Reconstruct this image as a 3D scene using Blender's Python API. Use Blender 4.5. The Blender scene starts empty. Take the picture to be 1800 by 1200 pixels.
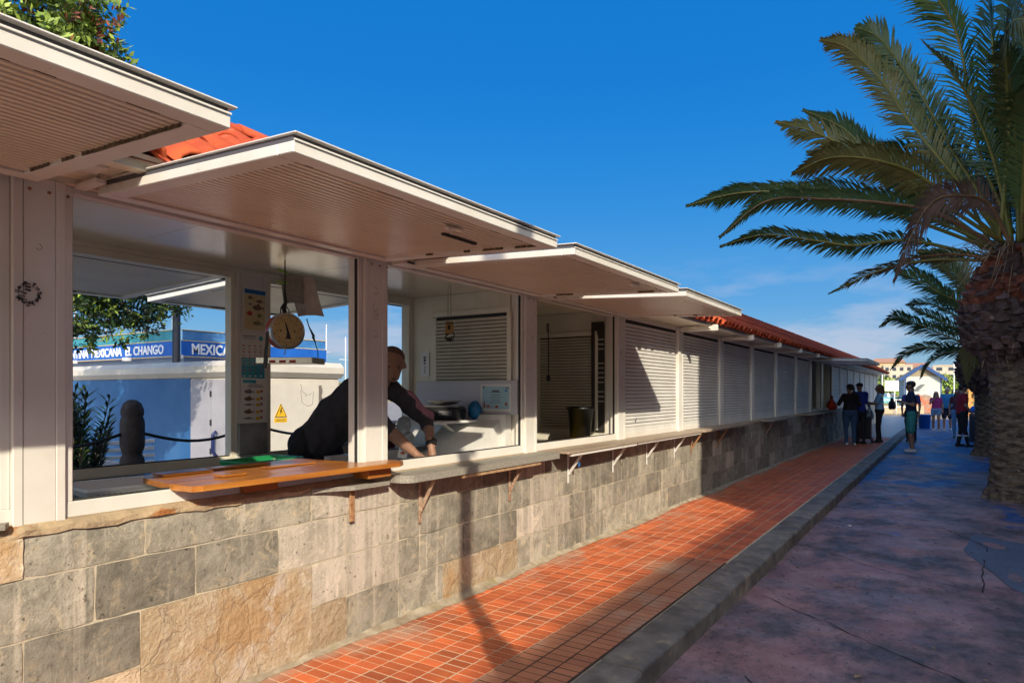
import bpy, math, random
import numpy as np
from mathutils import Vector, Matrix, Euler

random.seed(7)
rng = np.random.default_rng(11)
C = bpy.context.scene.collection
S = bpy.context.scene
R = math.radians

# ------------------------------------------------------------------ camera, sky, sun, exposure
H = 1.42
YAW = 33.194
SC, SS = math.cos(R(YAW)), math.sin(R(YAW))
cam_d = bpy.data.cameras.new("camera")
cam = bpy.data.objects.new("camera", cam_d)
C.objects.link(cam)
cam.location = (0, 0, H)
cam.rotation_euler = (R(90), 0, R(YAW - 90))
cam_d.sensor_width = 36
cam_d.lens = 36 * 1180 / 1800
cam_d.shift_y = 89 / 1800
cam_d.clip_start = 0.05
cam_d.clip_end = 3000
S.camera = cam

SUN_AZ = 46.7      # light travels towards this bearing (from +X)
SUN_EL = 29.1
world = bpy.data.worlds.new("World")
S.world = world
world.use_nodes = True
wn, wl = world.node_tree.nodes, world.node_tree.links
wn.clear()
w_out = wn.new("ShaderNodeOutputWorld")
w_bg = wn.new("ShaderNodeBackground")
w_sky = wn.new("ShaderNodeTexSky")
w_sky.sky_type = 'NISHITA'
w_sky.sun_disc = False
w_sky.sun_elevation = R(SUN_EL)
w_sky.sun_rotation = R(90 - (SUN_AZ + 180))
w_sky.altitude = 0
w_sky.air_density = 1.0
w_sky.dust_density = 1.5
w_sky.ozone_density = 1.5
w_hs = wn.new("ShaderNodeHueSaturation")
w_hs.inputs['Saturation'].default_value = 0.9
w_hs.inputs['Value'].default_value = 1.38
wl.new(w_sky.outputs[0], w_hs.inputs['Color'])
# a few small fair-weather clouds low over the horizon
w_tc = wn.new("ShaderNodeTexCoord")
w_map = wn.new("ShaderNodeMapping")
w_map.inputs['Scale'].default_value = (1.0, 1.0, 4.0)
w_no = wn.new("ShaderNodeTexNoise")
w_no.inputs['Scale'].default_value = 5.2
w_no.inputs['Detail'].default_value = 9
w_no.inputs['Roughness'].default_value = 0.58
w_rmp = wn.new("ShaderNodeValToRGB")
w_rmp.color_ramp.elements[0].position = 0.47
w_rmp.color_ramp.elements[1].position = 0.62
w_sep = wn.new("ShaderNodeSeparateXYZ")
w_band = wn.new("ShaderNodeValToRGB")
e = w_band.color_ramp.elements
e[0].position = 0.02; e[0].color = (0.6, 0.6, 0.6, 1)
e[1].position = 0.20; e[1].color = (0, 0, 0, 1)
e.new(0.06).color = (1, 1, 1, 1)
e.new(0.13).color = (0.45, 0.45, 0.45, 1)
w_mul = wn.new("ShaderNodeMath"); w_mul.operation = 'MULTIPLY'
w_mul2 = wn.new("ShaderNodeMath"); w_mul2.operation = 'MULTIPLY'; w_mul2.inputs[1].default_value = 0.75
w_mix = wn.new("ShaderNodeMix"); w_mix.data_type = 'RGBA'
w_mix.inputs['B'].default_value = (2.3, 2.5, 3.1, 1)
wl.new(w_tc.outputs['Generated'], w_map.inputs[0])
wl.new(w_map.outputs[0], w_no.inputs['Vector'])
wl.new(w_no.outputs['Fac'], w_rmp.inputs[0])
wl.new(w_tc.outputs['Generated'], w_sep.inputs[0])
wl.new(w_sep.outputs['Z'], w_band.inputs[0])
wl.new(w_rmp.outputs[0], w_mul.inputs[0])
wl.new(w_band.outputs[0], w_mul.inputs[1])
wl.new(w_mul.outputs[0], w_mul2.inputs[0])
wl.new(w_mul2.outputs[0], w_mix.inputs['Factor'])
# clear, deep-azure air: the physical sky blended with the measured colours of this sky by height
w_rz = wn.new("ShaderNodeValToRGB")
w_rz.color_ramp.interpolation = 'B_SPLINE'
el_ = w_rz.color_ramp.elements
SKYC = [(0.0, (.36,.56,.68)), (.05, (.27,.50,.70)), (.12, (.10,.39,.78)), (.26, (.015,.27,.75)), (.42, (0,.205,.69)), (1.0, (0,.15,.55))]
el_[0].position = 0; el_[0].color = (*SKYC[0][1], 1); el_[1].position = 1; el_[1].color = (*SKYC[-1][1], 1)
for p_, c_ in SKYC[1:-1]: el_.new(p_).color = (*c_, 1)
w_sc = wn.new("ShaderNodeVectorMath"); w_sc.operation = 'SCALE'; w_sc.inputs['Scale'].default_value = 4.0
w_bl = wn.new("ShaderNodeMix"); w_bl.data_type = 'RGBA'; w_bl.inputs['Factor'].default_value = 0.80
# towards the sun the air is whiter and brighter, away from it it is pure azure
w_dot = wn.new("ShaderNodeVectorMath"); w_dot.operation = 'DOT_PRODUCT'
w_dot.inputs[1].default_value = (-math.cos(R(SUN_AZ))*math.cos(R(SUN_EL)), -math.sin(R(SUN_AZ))*math.cos(R(SUN_EL)), math.sin(R(SUN_EL)))
w_az = wn.new("ShaderNodeMapRange"); w_az.inputs['From Min'].default_value = -.25; w_az.inputs['From Max'].default_value = .75
w_az.inputs['To Min'].default_value = .985; w_az.inputs['To Max'].default_value = .05; w_az.interpolation_type = 'SMOOTHSTEP'
wl.new(w_tc.outputs['Generated'], w_dot.inputs[0]); wl.new(w_dot.outputs['Value'], w_az.inputs['Value']); wl.new(w_az.outputs['Result'], w_bl.inputs['Factor'])
wl.new(w_sep.outputs['Z'], w_rz.inputs[0])
wl.new(w_rz.outputs[0], w_sc.inputs[0])
wl.new(w_hs.outputs[0], w_bl.inputs['A']); wl.new(w_sc.outputs[0], w_bl.inputs['B'])
wl.new(w_bl.outputs['Result'], w_mix.inputs['A'])
wl.new(w_mix.outputs['Result'], w_bg.inputs['Color'])
w_bg.inputs['Strength'].default_value = 0.12
wl.new(w_bg.outputs[0], w_out.inputs[0])

sun_d = bpy.data.lights.new("sun", 'SUN')
sun_d.energy = 2.5
sun_d.angle = R(0.53)
sun_d.color = (1.0, 0.90, 0.73)
sun = bpy.data.objects.new("sun", sun_d)
C.objects.link(sun)
_ld = Vector((math.cos(R(SUN_AZ)) * math.cos(R(SUN_EL)), math.sin(R(SUN_AZ)) * math.cos(R(SUN_EL)), -math.sin(R(SUN_EL))))
sun.rotation_euler = _ld.to_track_quat('-Z', 'Y').to_euler()
sun.location = (-10, -10, 12)

S.view_settings.view_transform = 'Standard'
S.view_settings.look = 'None'
S.view_settings.exposure = 1.0
S.view_settings.gamma = 1.0
S.view_settings.use_curve_mapping = False
S.cycles.max_bounces = 8
S.cycles.diffuse_bounces = 5
S.cycles.glossy_bounces = 3
S.cycles.use_denoising = True
S.cycles.sample_clamp_indirect = 6

# ------------------------------------------------------------------ helpers
def PP(d, u, z=0.0):
    """Street coordinates of a spot d metres ahead along the lens axis and u*d metres to its right."""
    return Vector((d * SC + u * d * SS, d * SS - u * d * SC, z))

def tag(o, label=None, cat=None, group=None, kind=None):
    if label: o['label'] = label
    if cat: o['category'] = cat
    if group: o['group'] = group
    if kind: o['kind'] = kind
    return o

def empty(name, loc=(0, 0, 0), rz=0.0, label=None, cat=None, group=None):
    o = bpy.data.objects.new(name, None)
    C.objects.link(o)
    o.location = loc
    o.rotation_euler = (0, 0, rz)
    o.empty_display_size = 0.1
    tag(o, label, cat, group)
    return o

def link(name, me, parent=None, loc=None, rot=None, scale=None):
    o = bpy.data.objects.new(name, me)
    C.objects.link(o)
    if parent is not None: o.parent = parent
    if loc is not None: o.location = loc
    if rot is not None: o.rotation_euler = rot
    if scale is not None: o.scale = scale
    return o

class MB:
    """collects faces and links them as one mesh object"""
    def __init__(s): s.v = []; s.f = []; s.m = []; s.sm = []
    def add(s, vs, fs, mi=0, smooth=False):
        n = len(s.v); s.v.extend([tuple(p) for p in vs])
        for f in fs:
            s.f.append([i + n for i in f]); s.m.append(mi); s.sm.append(smooth)
        return s
    def box(s, x0, x1, y0, y1, z0, z1, mi=0):
        vs = [(x0,y0,z0),(x1,y0,z0),(x1,y1,z0),(x0,y1,z0),(x0,y0,z1),(x1,y0,z1),(x1,y1,z1),(x0,y1,z1)]
        return s.add(vs, [(3,2,1,0),(4,5,6,7),(0,1,5,4),(1,2,6,5),(2,3,7,6),(3,0,4,7)], mi)
    def cbox(s, x0, x1, y0, y1, z0, z1, b=0.005, mi=0, jit=0.0, smooth=False):
        cx, cy, cz = (x0+x1)/2, (y0+y1)/2, (z0+z1)/2
        hx, hy, hz = (x1-x0)/2, (y1-y0)/2, (z1-z0)/2
        b = min(b, hx*.9, hy*.9, hz*.9)
        vs = []; idx = {}
        for sx in (-1,1):
            for sy in (-1,1):
                for sz in (-1,1):
                    jx, jy, jz = ((random.uniform(-jit, jit) for _ in range(3)) if jit else (0,0,0))
                    for a in range(3):
                        ex = hx - (0 if a == 0 else b); ey = hy - (0 if a == 1 else b); ez = hz - (0 if a == 2 else b)
                        idx[(sx,sy,sz,a)] = len(vs)
                        vs.append((cx+sx*ex+jx, cy+sy*ey+jy, cz+sz*ez+jz))
        fs = []
        for a in range(3):
            o1, o2 = [k for k in range(3) if k != a]
            for sg in (-1,1):
                q = []
                for (p, r) in ((-1,-1),(1,-1),(1,1),(-1,1)):
                    k = [0,0,0]; k[a] = sg; k[o1] = p; k[o2] = r
                    q.append(idx[(k[0],k[1],k[2],a)])
                if (sg == 1) != (a == 1): fs.append(q)
                else: fs.append(q[::-1])
        for a in range(3):           # edges along axis a
            o1, o2 = [k for k in range(3) if k != a]
            for p in (-1,1):
                for r in (-1,1):
                    k0 = [0,0,0]; k1 = [0,0,0]
                    k0[a] = -1; k1[a] = 1; k0[o1] = k1[o1] = p; k0[o2] = k1[o2] = r
                    fs.append([idx[(*k0,o1)], idx[(*k1,o1)], idx[(*k1,o2)], idx[(*k0,o2)]])
        for sx in (-1,1):
            for sy in (-1,1):
                for sz in (-1,1):
                    fs.append([idx[(sx,sy,sz,0)], idx[(sx,sy,sz,1)], idx[(sx,sy,sz,2)]])
        # orient outward
        out = []
        cc = Vector((cx,cy,cz))
        for f in fs:
            p = [Vector(vs[i]) for i in f]
            n = (p[1]-p[0]).cross(p[2]-p[0])
            m = sum(p, Vector()) / len(p)
            out.append(f if n.dot(m-cc) > 0 else f[::-1])
        return s.add(vs, out, mi, smooth)
    def obox(s, p0, p1, w, h, up=(0,0,1), mi=0):
        """bar from p0 to p1, w wide, h high"""
        p0, p1 = Vector(p0), Vector(p1)
        d = (p1-p0).normalized(); upv = Vector(up)
        side = d.cross(upv)
        if side.length < 1e-4: side = d.cross(Vector((1,0,0)))
        side.normalize(); upv = side.cross(d).normalized()
        vs = []
        for p in (p0, p1):
            for a, b in ((-1,-1),(1,-1),(1,1),(-1,1)):
                vs.append(p + side*a*w/2 + upv*b*h/2)
        return s.add(vs, [(3,2,1,0),(4,5,6,7),(0,1,5,4),(1,2,6,5),(2,3,7,6),(3,0,4,7)], mi)
    def tube(s, pts, r, n=8, mi=0, smooth=True, cap=True):
        pts = [Vector(p) for p in pts]
        rs = r if isinstance(r, (list, tuple)) else [r]*len(pts)
        rings = []; vs = []
        prev = None
        for i, p in enumerate(pts):
            if i == 0: d = pts[1]-pts[0]
            elif i == len(pts)-1: d = pts[-1]-pts[-2]
            else: d = pts[i+1]-pts[i-1]
            d.normalize()
            if prev is None:
                a = d.orthogonal().normalized()
            else:
                a = prev - d*prev.dot(d)
                if a.length < 1e-5: a = d.orthogonal()
                a.normalize()
            prev = a; b = d.cross(a)
            rings.append(len(vs))
            for k in range(n):
                t = 2*math.pi*k/n
                vs.append(p + (a*math.cos(t)+b*math.sin(t))*rs[i])
        fs = []
        for i in range(len(pts)-1):
            for k in range(n):
                k2 = (k+1) % n
                fs.append((rings[i]+k, rings[i]+k2, rings[i+1]+k2, rings[i+1]+k))
        if cap:
            fs.append(tuple(range(n-1,-1,-1))); fs.append(tuple(rings[-1]+k for k in range(n)))
        return s.add(vs, fs, mi, smooth)
    def lathe(s, prof, n=16, c=(0,0,0), mi=0, smooth=True, sx=1, sy=1):
        vs = []; fs = []
        for (r, z) in prof:
            for k in range(n):
                t = 2*math.pi*k/n
                vs.append((c[0]+r*math.cos(t)*sx, c[1]+r*math.sin(t)*sy, c[2]+z))
        for i in range(len(prof)-1):
            for k in range(n):
                k2 = (k+1) % n
                fs.append((i*n+k, i*n+k2, (i+1)*n+k2, (i+1)*n+k))
        fs.append(tuple(range(n-1,-1,-1))); fs.append(tuple((len(prof)-1)*n+k for k in range(n)))
        return s.add(vs, fs, mi, smooth)
    def ell(s, c, r, n=12, m=8, mi=0, rot=None):
        vs = []; fs = []
        c = Vector(c)
        for i in range(m+1):
            ph = math.pi*i/m
            for k in range(n):
                t = 2*math.pi*k/n
                p = Vector((r[0]*math.sin(ph)*math.cos(t), r[1]*math.sin(ph)*math.sin(t), r[2]*math.cos(ph)))
                if rot is not None: p = rot @ p
                vs.append(c+p)
        for i in range(m):
            for k in range(n):
                k2 = (k+1) % n
                fs.append((i*n+k, (i+1)*n+k, (i+1)*n+k2, i*n+k2))
        return s.add(vs, fs, mi, True)
    def poly(s, pts, thick=None, nrm=(0,0,1), mi=0):
        """flat polygon, optionally extruded along nrm"""
        pts = [Vector(p) for p in pts]; n = len(pts)
        if not thick: return s.add(pts, [tuple(range(n))], mi)
        off = Vector(nrm).normalized()*thick
        vs = pts + [p+off for p in pts]
        fs = [tuple(range(n-1,-1,-1)), tuple(range(n,2*n))]
        for i in range(n):
            j = (i+1) % n
            fs.append((i, j, n+j, n+i))
        return s.add(vs, fs, mi)
    def mesh(s, name, mats):
        me = bpy.data.meshes.new(name)
        me.from_pydata(s.v, [], s.f)
        if not isinstance(mats, (list, tuple)): mats = [mats]
        for m in mats: me.materials.append(m)
        me.polygons.foreach_set("material_index", s.m)
        me.polygons.foreach_set("use_smooth", s.sm)
        me.update()
        return me
    def build(s, name, mats, parent=None, loc=None, rot=None):
        return link(name, s.mesh(name, mats), parent, loc, rot)

# ---- materials -----------------------------------------------------------------
MATS = {}
def mat(name, col, rough=0.6, metal=0.0, col2=None, scale=4.0, detail=6, bump=0.0, bscale=60.0, spec=0.5,
        stretch=None, rand=0.0, lo=0.35, hi=0.65, coat=0.0, trans=0.0, col3=None, s3=1.0, lo3=.55, hi3=.7, spots=None):
    """Principled material with world-position noise: col..col2 mixed by noise, optional second layer col3, per-object value jitter, bump."""
    if name in MATS: return MATS[name]
    m = bpy.data.materials.new(name); MATS[name] = m
    m.use_nodes = True
    n, l = m.node_tree.nodes, m.node_tree.links
    b = n["Principled BSDF"]
    b.inputs['Roughness'].default_value = rough
    b.inputs['Metallic'].default_value = metal
    b.inputs['Specular IOR Level'].default_value = spec
    if coat: b.inputs['Coat Weight'].default_value = coat
    if trans: b.inputs['Transmission Weight'].default_value = trans
    geo = n.new("ShaderNodeNewGeometry")
    pos = geo.outputs['Position']
    if stretch:
        mp = n.new("ShaderNodeMapping"); mp.inputs['Scale'].default_value = stretch
        l.new(pos, mp.inputs[0]); vec = mp.outputs[0]
    else: vec = pos
    out = None
    def noise(sc, det, v):
        t = n.new("ShaderNodeTexNoise"); t.inputs['Scale'].default_value = sc; t.inputs['Detail'].default_value = det
        t.inputs['Roughness'].default_value = 0.6
        l.new(v, t.inputs['Vector']); return t.outputs['Fac']
    def ramp(v, lo, hi):
        r = n.new("ShaderNodeMapRange"); r.inputs['From Min'].default_value = lo; r.inputs['From Max'].default_value = hi
        l.new(v, r.inputs['Value']); return r.outputs['Result']
    def mix(f, a, bcol):
        x = n.new("ShaderNodeMix"); x.data_type = 'RGBA'
        l.new(f, x.inputs['Factor'])
        for s_, q in (('A', a), ('B', bcol)):
            if isinstance(q, tuple): x.inputs[s_].default_value = (*q, 1)
            else: l.new(q, x.inputs[s_])
        return x.outputs['Result']
    cur = col
    if col2 is not None:
        cur = mix(ramp(noise(scale, detail, vec), lo, hi), cur, col2)
    if col3 is not None:
        cur = mix(ramp(noise(s3, 5, pos), lo3, hi3), cur, col3)
    if spots is not None:          # (colour, scale, threshold)
        cur = mix(ramp(noise(spots[1], 3, pos), spots[2], spots[2]+.04), cur, spots[0])
    if rand:
        oi = n.new("ShaderNodeObjectInfo")
        mr = n.new("ShaderNodeMapRange"); mr.inputs['To Min'].default_value = 1-rand; mr.inputs['To Max'].default_value = 1+rand
        l.new(oi.outputs['Random'], mr.inputs['Value'])
        hs = n.new("ShaderNodeHueSaturation")
        if isinstance(cur, tuple): hs.inputs['Color'].default_value = (*cur, 1)
        else: l.new(cur, hs.inputs['Color'])
        l.new(mr.outputs['Result'], hs.inputs['Value'])
        cur = hs.outputs[0]
    if isinstance(cur, tuple): b.inputs['Base Color'].default_value = (*cur, 1)
    else: l.new(cur, b.inputs['Base Color'])
    if bump:
        bp = n.new("ShaderNodeBump"); bp.inputs['Strength'].default_value = 1.0; bp.inputs['Distance'].default_value = bump
        l.new(noise(bscale, 5, pos), bp.inputs['Height'])
        l.new(bp.outputs[0], b.inputs['Normal'])
    return m

ALU = mat('white_aluminium', (.78,.75,.68), .38, col2=(.69,.64,.55), scale=3, detail=8, lo=.42, hi=.75, bump=.0006, bscale=18, col3=(.52,.44,.33), s3=3.1, lo3=.63, hi3=.80, spots=((.35,.26,.17), 45, .735))
ALU2 = mat('cream_aluminium', (.80,.75,.60), .36, col2=(.70,.65,.50), scale=5, detail=8, lo=.4, hi=.75)
ALU_D = mat('dark_channel', (.10,.10,.11), .45)
UNDER = mat('ribbed_panel_paint', (.84,.74,.56), .28, col2=(.74,.64,.47), scale=2.2, lo=.4, hi=.7)
SLAT = mat('shutter_slat_paint', (.77,.75,.70), .42, col2=(.66,.63,.57), scale=3, lo=.4, hi=.75, rand=.04)
SLAT_IN = mat('inner_slat_paint', (.62,.58,.46), .45, col2=(.5,.46,.34), scale=3)
DARKGAP = mat('slat_gap', (.03,.03,.03), .8)
CEIL = mat('ceiling_panel', (.80,.73,.55), .18, col2=(.70,.63,.46), scale=2, lo=.4, hi=.8)
STEEL = mat('brushed_steel', (.55,.55,.55), .28, metal=.9, col2=(.4,.4,.4), scale=12)
STEEL_D = mat('dark_worktop', (.07,.07,.075), .3, col2=(.12,.12,.12), scale=9)
RUST = mat('rusty_iron', (.23,.10,.04), .8, col2=(.45,.25,.12), scale=40, bump=.001, bscale=200)
WHITE = mat('white_paint', (.8,.79,.76), .5)
PAPER = mat('paper', (.76,.74,.68), .7)
BLACK = mat('black_plastic', (.012,.012,.014), .4)
RUBBER = mat('black_cord', (.02,.02,.02), .7)
# ------------------------------------------------------------------ ground, road, pavement, kerb
ROAD_Z = -0.13
def road_material():
    m = bpy.data.materials.new('worn_painted_concrete'); m.use_nodes = True
    n, l = m.node_tree.nodes, m.node_tree.links
    b = n["Principled BSDF"]
    geo = n.new("ShaderNodeNewGeometry"); pos = geo.outputs['Position']
    sep = n.new("ShaderNodeSeparateXYZ"); l.new(pos, sep.inputs[0])
    def mapped(scale):
        mp = n.new("ShaderNodeMapping"); mp.inputs['Scale'].default_value = scale; l.new(pos, mp.inputs[0]); return mp.outputs[0]
    def noise(sc, det, v=pos, rough=.6):
        t = n.new("ShaderNodeTexNoise"); t.inputs['Scale'].default_value = sc; t.inputs['Detail'].default_value = det
        t.inputs['Roughness'].default_value = rough; l.new(v, t.inputs['Vector']); return t.outputs['Fac']
    def rng_(v, a, c, t0=0., t1=1.):
        r = n.new("ShaderNodeMapRange"); r.inputs['From Min'].default_value = a; r.inputs['From Max'].default_value = c
        r.inputs['To Min'].default_value = t0; r.inputs['To Max'].default_value = t1
        l.new(v, r.inputs['Value']); return r.outputs['Result']
    def mix(f, a, c):
        x = n.new("ShaderNodeMix"); x.data_type = 'RGBA'; l.new(f, x.inputs['Factor'])
        for s_, q in (('A', a), ('B', c)):
            if isinstance(q, tuple): x.inputs[s_].default_value = (*q, 1)
            else: l.new(q, x.inputs[s_])
        return x.outputs['Result']
    def math_(op, a, c):
        x = n.new("ShaderNodeMath"); x.operation = op
        for i, q in enumerate((a, c)):
            if isinstance(q, (int, float)): x.inputs[i].default_value = q
            else: l.new(q, x.inputs[i])
        return x.outputs[0]
    pink = mix(rng_(noise(3.0, 8), .38, .66), (.31,.150,.135), (.45,.26,.235))
    grey = mix(rng_(noise(9, 8), .35, .7), (.075,.054,.050), (.16,.12,.11))
    worn = rng_(noise(1.15, 12, mapped((1, 1.4, 1)), .70), .45, .60)
    c1 = mix(worn, pink, grey)
    lav = mix(rng_(noise(14, 6), .4, .6), (.22,.165,.18), (.31,.24,.26))
    c2 = mix(rng_(noise(.9, 10, mapped((1.6, .7, 1)), .68), .52, .68), c1, lav)
    blue = mix(rng_(noise(7, 6), .35, .65), (.022,.070,.22), (.065,.135,.30))
    # blue paint survives along the kerb side strip and over the far part of the promenade
    far = rng_(sep.outputs['X'], 5.0, 17.0, -.10, .19)
    bm = math_('ADD', noise(.62, 9, mapped((1.0, 1.8, 1)), .6), far)
    c3 = mix(rng_(bm, .635, .675), c2, blue)
    dirt = rng_(noise(26, 6), .58, .70)
    c4 = mix(dirt, c3, (.07,.06,.06))
    c4 = mix(rng_(noise(120, 4), .60, .66, 0., .6), c4, (.05,.045,.04))
    c4 = mix(rng_(noise(150, 4), .62, .68, 0., .6), c4, (.42,.36,.33))
    l.new(c4, b.inputs['Base Color'])
    l.new(rng_(noise(4, 6), .3, .7, .35, .7), b.inputs['Roughness'])
    bp = n.new("ShaderNodeBump"); bp.inputs['Distance'].default_value = .004
    l.new(math_('ADD', noise(90, 6), math_('MULTIPLY', worn, .6)), bp.inputs['Height'])
    l.new(bp.outputs[0], b.inputs['Normal'])
    return m
ROADM = road_material()
BLUEP = mat('blue_paint_patch', (.11,.115,.15), .6, col2=(.13,.15,.19), scale=4, detail=9, lo=.3, hi=.7, bump=.003, bscale=110, spots=((.13,.085,.09), 16, .60))
CRACK = mat('crack_dirt', (.02,.018,.016), .9)
def tile_material():
    m = TILE; n, l = m.node_tree.nodes, m.node_tree.links
    b = n["Principled BSDF"]; src = b.inputs['Base Color'].links[0].from_socket
    geo = n.new("ShaderNodeNewGeometry"); sn = n.new("ShaderNodeVectorMath"); sn.operation = 'ADD'; sn.inputs[1].default_value = (2.0, -1.575, 5.0)
    dv = n.new("ShaderNodeVectorMath"); dv.operation = 'DIVIDE'; dv.inputs[1].default_value = (.07, .13, 100)
    fl_ = n.new("ShaderNodeVectorMath"); fl_.operation = 'FLOOR'
    wn_ = n.new("ShaderNodeTexWhiteNoise"); wn_.noise_dimensions = '3D'
    l.new(geo.outputs['Position'], sn.inputs[0]); l.new(sn.outputs[0], dv.inputs[0]); l.new(dv.outputs[0], fl_.inputs[0]); l.new(fl_.outputs[0], wn_.inputs['Vector'])
    mr = n.new("ShaderNodeMapRange"); mr.inputs['To Min'].default_value = .74; mr.inputs['To Max'].default_value = 1.20; l.new(wn_.outputs['Value'], mr.inputs['Value'])
    hs = n.new("ShaderNodeHueSaturation"); l.new(src, hs.inputs['Color']); l.new(mr.outputs['Result'], hs.inputs['Value'])
    # lime wash-out and grime, strongest by the wall foot
    sp = n.new("ShaderNodeSeparateXYZ"); l.new(geo.outputs['Position'], sp.inputs[0])
    yy = n.new("ShaderNodeMapRange"); yy.inputs['From Min'].default_value = 2.35; yy.inputs['From Max'].default_value = 2.85; yy.inputs['To Max'].default_value = .16; l.new(sp.outputs['Y'], yy.inputs['Value'])
    nz = n.new("ShaderNodeTexNoise"); nz.inputs['Scale'].default_value = 1.9; nz.inputs['Detail'].default_value = 10; nz.inputs['Roughness'].default_value = .68; l.new(geo.outputs['Position'], nz.inputs['Vector'])
    ad = n.new("ShaderNodeMath"); ad.operation = 'ADD'; l.new(nz.outputs['Fac'], ad.inputs[0]); l.new(yy.outputs['Result'], ad.inputs[1])
    f = n.new("ShaderNodeMapRange"); f.inputs['From Min'].default_value = .60; f.inputs['From Max'].default_value = .78; f.inputs['To Max'].default_value = .75; l.new(ad.outputs[0], f.inputs['Value'])
    mx = n.new("ShaderNodeMix"); mx.data_type = 'RGBA'; mx.inputs['B'].default_value = (.47,.34,.24,1); l.new(f.outputs['Result'], mx.inputs['Factor']); l.new(hs.outputs[0], mx.inputs['A'])
    n2 = n.new("ShaderNodeTexNoise"); n2.inputs['Scale'].default_value = 3.7; n2.inputs['Detail'].default_value = 9; n2.inputs['Roughness'].default_value = .7; l.new(geo.outputs['Position'], n2.inputs['Vector'])
    f2 = n.new("ShaderNodeMapRange"); f2.inputs['From Min'].default_value = .56; f2.inputs['From Max'].default_value = .72; f2.inputs['To Max'].default_value = .6; l.new(n2.outputs['Fac'], f2.inputs['Value'])
    m2 = n.new("ShaderNodeMix"); m2.data_type = 'RGBA'; m2.inputs['B'].default_value = (.20,.075,.035,1); l.new(f2.outputs['Result'], m2.inputs['Factor']); l.new(mx.outputs['Result'], m2.inputs['A'])
    l.new(m2.outputs['Result'], b.inputs['Base Color'])
GROUND = mat('sandy_ground', (.33,.27,.19), .9, col2=(.24,.2,.14), scale=.5, bump=.01, bscale=8)
PAVE_FAR = mat('pale_far_paving', (.26,.23,.22), .35, col2=(.20,.18,.18), scale=1.5)
GROUT = mat('pale_grout', (.62,.52,.36), .8, col2=(.50,.40,.26), scale=6, bump=.001, bscale=200)
TILE = mat('orange_terrazzo_tile', (.66,.155,.045), .5, col2=(.46,.09,.03), scale=2.3, lo=.35, hi=.7, rand=.13,
           col3=(.50,.30,.19), s3=1.6, lo3=.60, hi3=.78, spots=((.62,.32,.15), 230, .63), bump=.0004, bscale=300)
KERB = mat('worn_kerb_stone', (.22,.195,.16), .65, col2=(.10,.088,.072), scale=5, lo=.38, hi=.66, rand=.12, bump=.006, bscale=14,
           col3=(.33,.27,.17), s3=7, lo3=.56, hi3=.7)

tile_material()
mb = MB(); mb.add([(-400,-400,-.2),(900,-400,-.2),(900,600,-.2),(-400,600,-.2)], [(0,1,2,3)])
tag(mb.build('ground', GROUND), kind='structure')
# road: fine grid with slight unevenness
def grid(name, x0, x1, y0, y1, nx, ny, zf, m, parent=None):
    xs = np.linspace(x0, x1, nx+1); ys = np.linspace(y0, y1, ny+1)
    v = [(x, y, zf(x, y)) for x in xs for y in ys]
    f = [(i*(ny+1)+j, (i+1)*(ny+1)+j, (i+1)*(ny+1)+j+1, i*(ny+1)+j+1) for i in range(nx) for j in range(ny)]
    b = MB(); b.add(v, f, 0, True)
    return b.build(name, m, parent)
def roadz(x, y):
    return ROAD_Z + .006*math.sin(x*1.7+y*.6)*math.sin(y*1.3+.5) + (.004*math.sin(x*5.1)*math.sin(y*4.3) if x < 14 else 0)
road = tag(grid('road', -6, 46, -6, 1.36, 156, 30, roadz, ROADM), kind='structure')
def jag(pts, w, z, name, m, parent, thick=.004):
    """ribbon along pts with ragged width, laid just above the road"""
    a, b_ = [], []
    P = []
    for (p, q) in zip(pts[:-1], pts[1:]):
        n_ = max(2, int((Vector(q)-Vector(p)).length/.06))
        for k in range(n_): P.append(Vector(p).lerp(Vector(q), k/n_))
    P.append(Vector(pts[-1]))
    wob = 0
    for i, p in enumerate(P):
        d = (P[min(i+1, len(P)-1)]-P[max(i-1, 0)]).normalized(); nn = Vector((-d.y, d.x))
        wob = wob*.7 + random.uniform(-.012, .012)
        ww = w*random.uniform(.25, 1.0)
        a.append((p.x+nn.x*(wob+ww), p.y+nn.y*(wob+ww), roadz(p.x, p.y)+z)); b_.append((p.x+nn.x*(wob-ww), p.y+nn.y*(wob-ww), roadz(p.x, p.y)+z))
    v = a + b_; n = len(a)
    mbb = MB(); mbb.add(v, [(i, i+1, n+i+1, n+i) for i in range(n-1)])
    return mbb.build(name, m, parent)
jag([(5.35,1.2),(4.75,.5),(4.25,-.12)], .006, .006, 'road_crack', CRACK, road)
jag([(7.3,1.25),(6.65,.45),(6.35,-.2)], .005, .006, 'road_crack', CRACK, road)
jag([(4.25,-.12),(3.6,-.35),(2.9,-.4)], .006, .006, 'road_crack', CRACK, road)
jag([(8.9,1.0),(9.1,.1),(8.2,-.3),(6.35,-.2)], .006, .006, 'road_crack', CRACK, road)
jag([(3.75,.95),(3.2,.55),(2.75,.30)], .005, .006, 'road_crack', CRACK, road)
def patch(pts, z=.005):
    P = []
    for i, p in enumerate(pts):
        q = pts[(i+1) % len(pts)]
        for k in range(8):
            w_ = Vector(p).lerp(Vector(q), k/8)
            P.append((w_.x+random.uniform(-.008,.008), w_.y+random.uniform(-.008,.008)))
    vs = [(x, y, roadz(x, y)+z) for x, y in P]
    cx = sum(p[0] for p in P)/len(P); cy = sum(p[1] for p in P)/len(P)
    vs.append((cx, cy, roadz(cx, cy)+z)); n = len(P)
    b = MB(); b.add(vs, [(i, (i+1) % n, n) for i in range(n)])
    return b.build('paint_patch', BLUEP, road)
patch([(3.42,.05),(3.22,-.10),(2.75,-.32),(2.95,-.62),(3.65,-.62),(3.72,-.2)])
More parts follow.
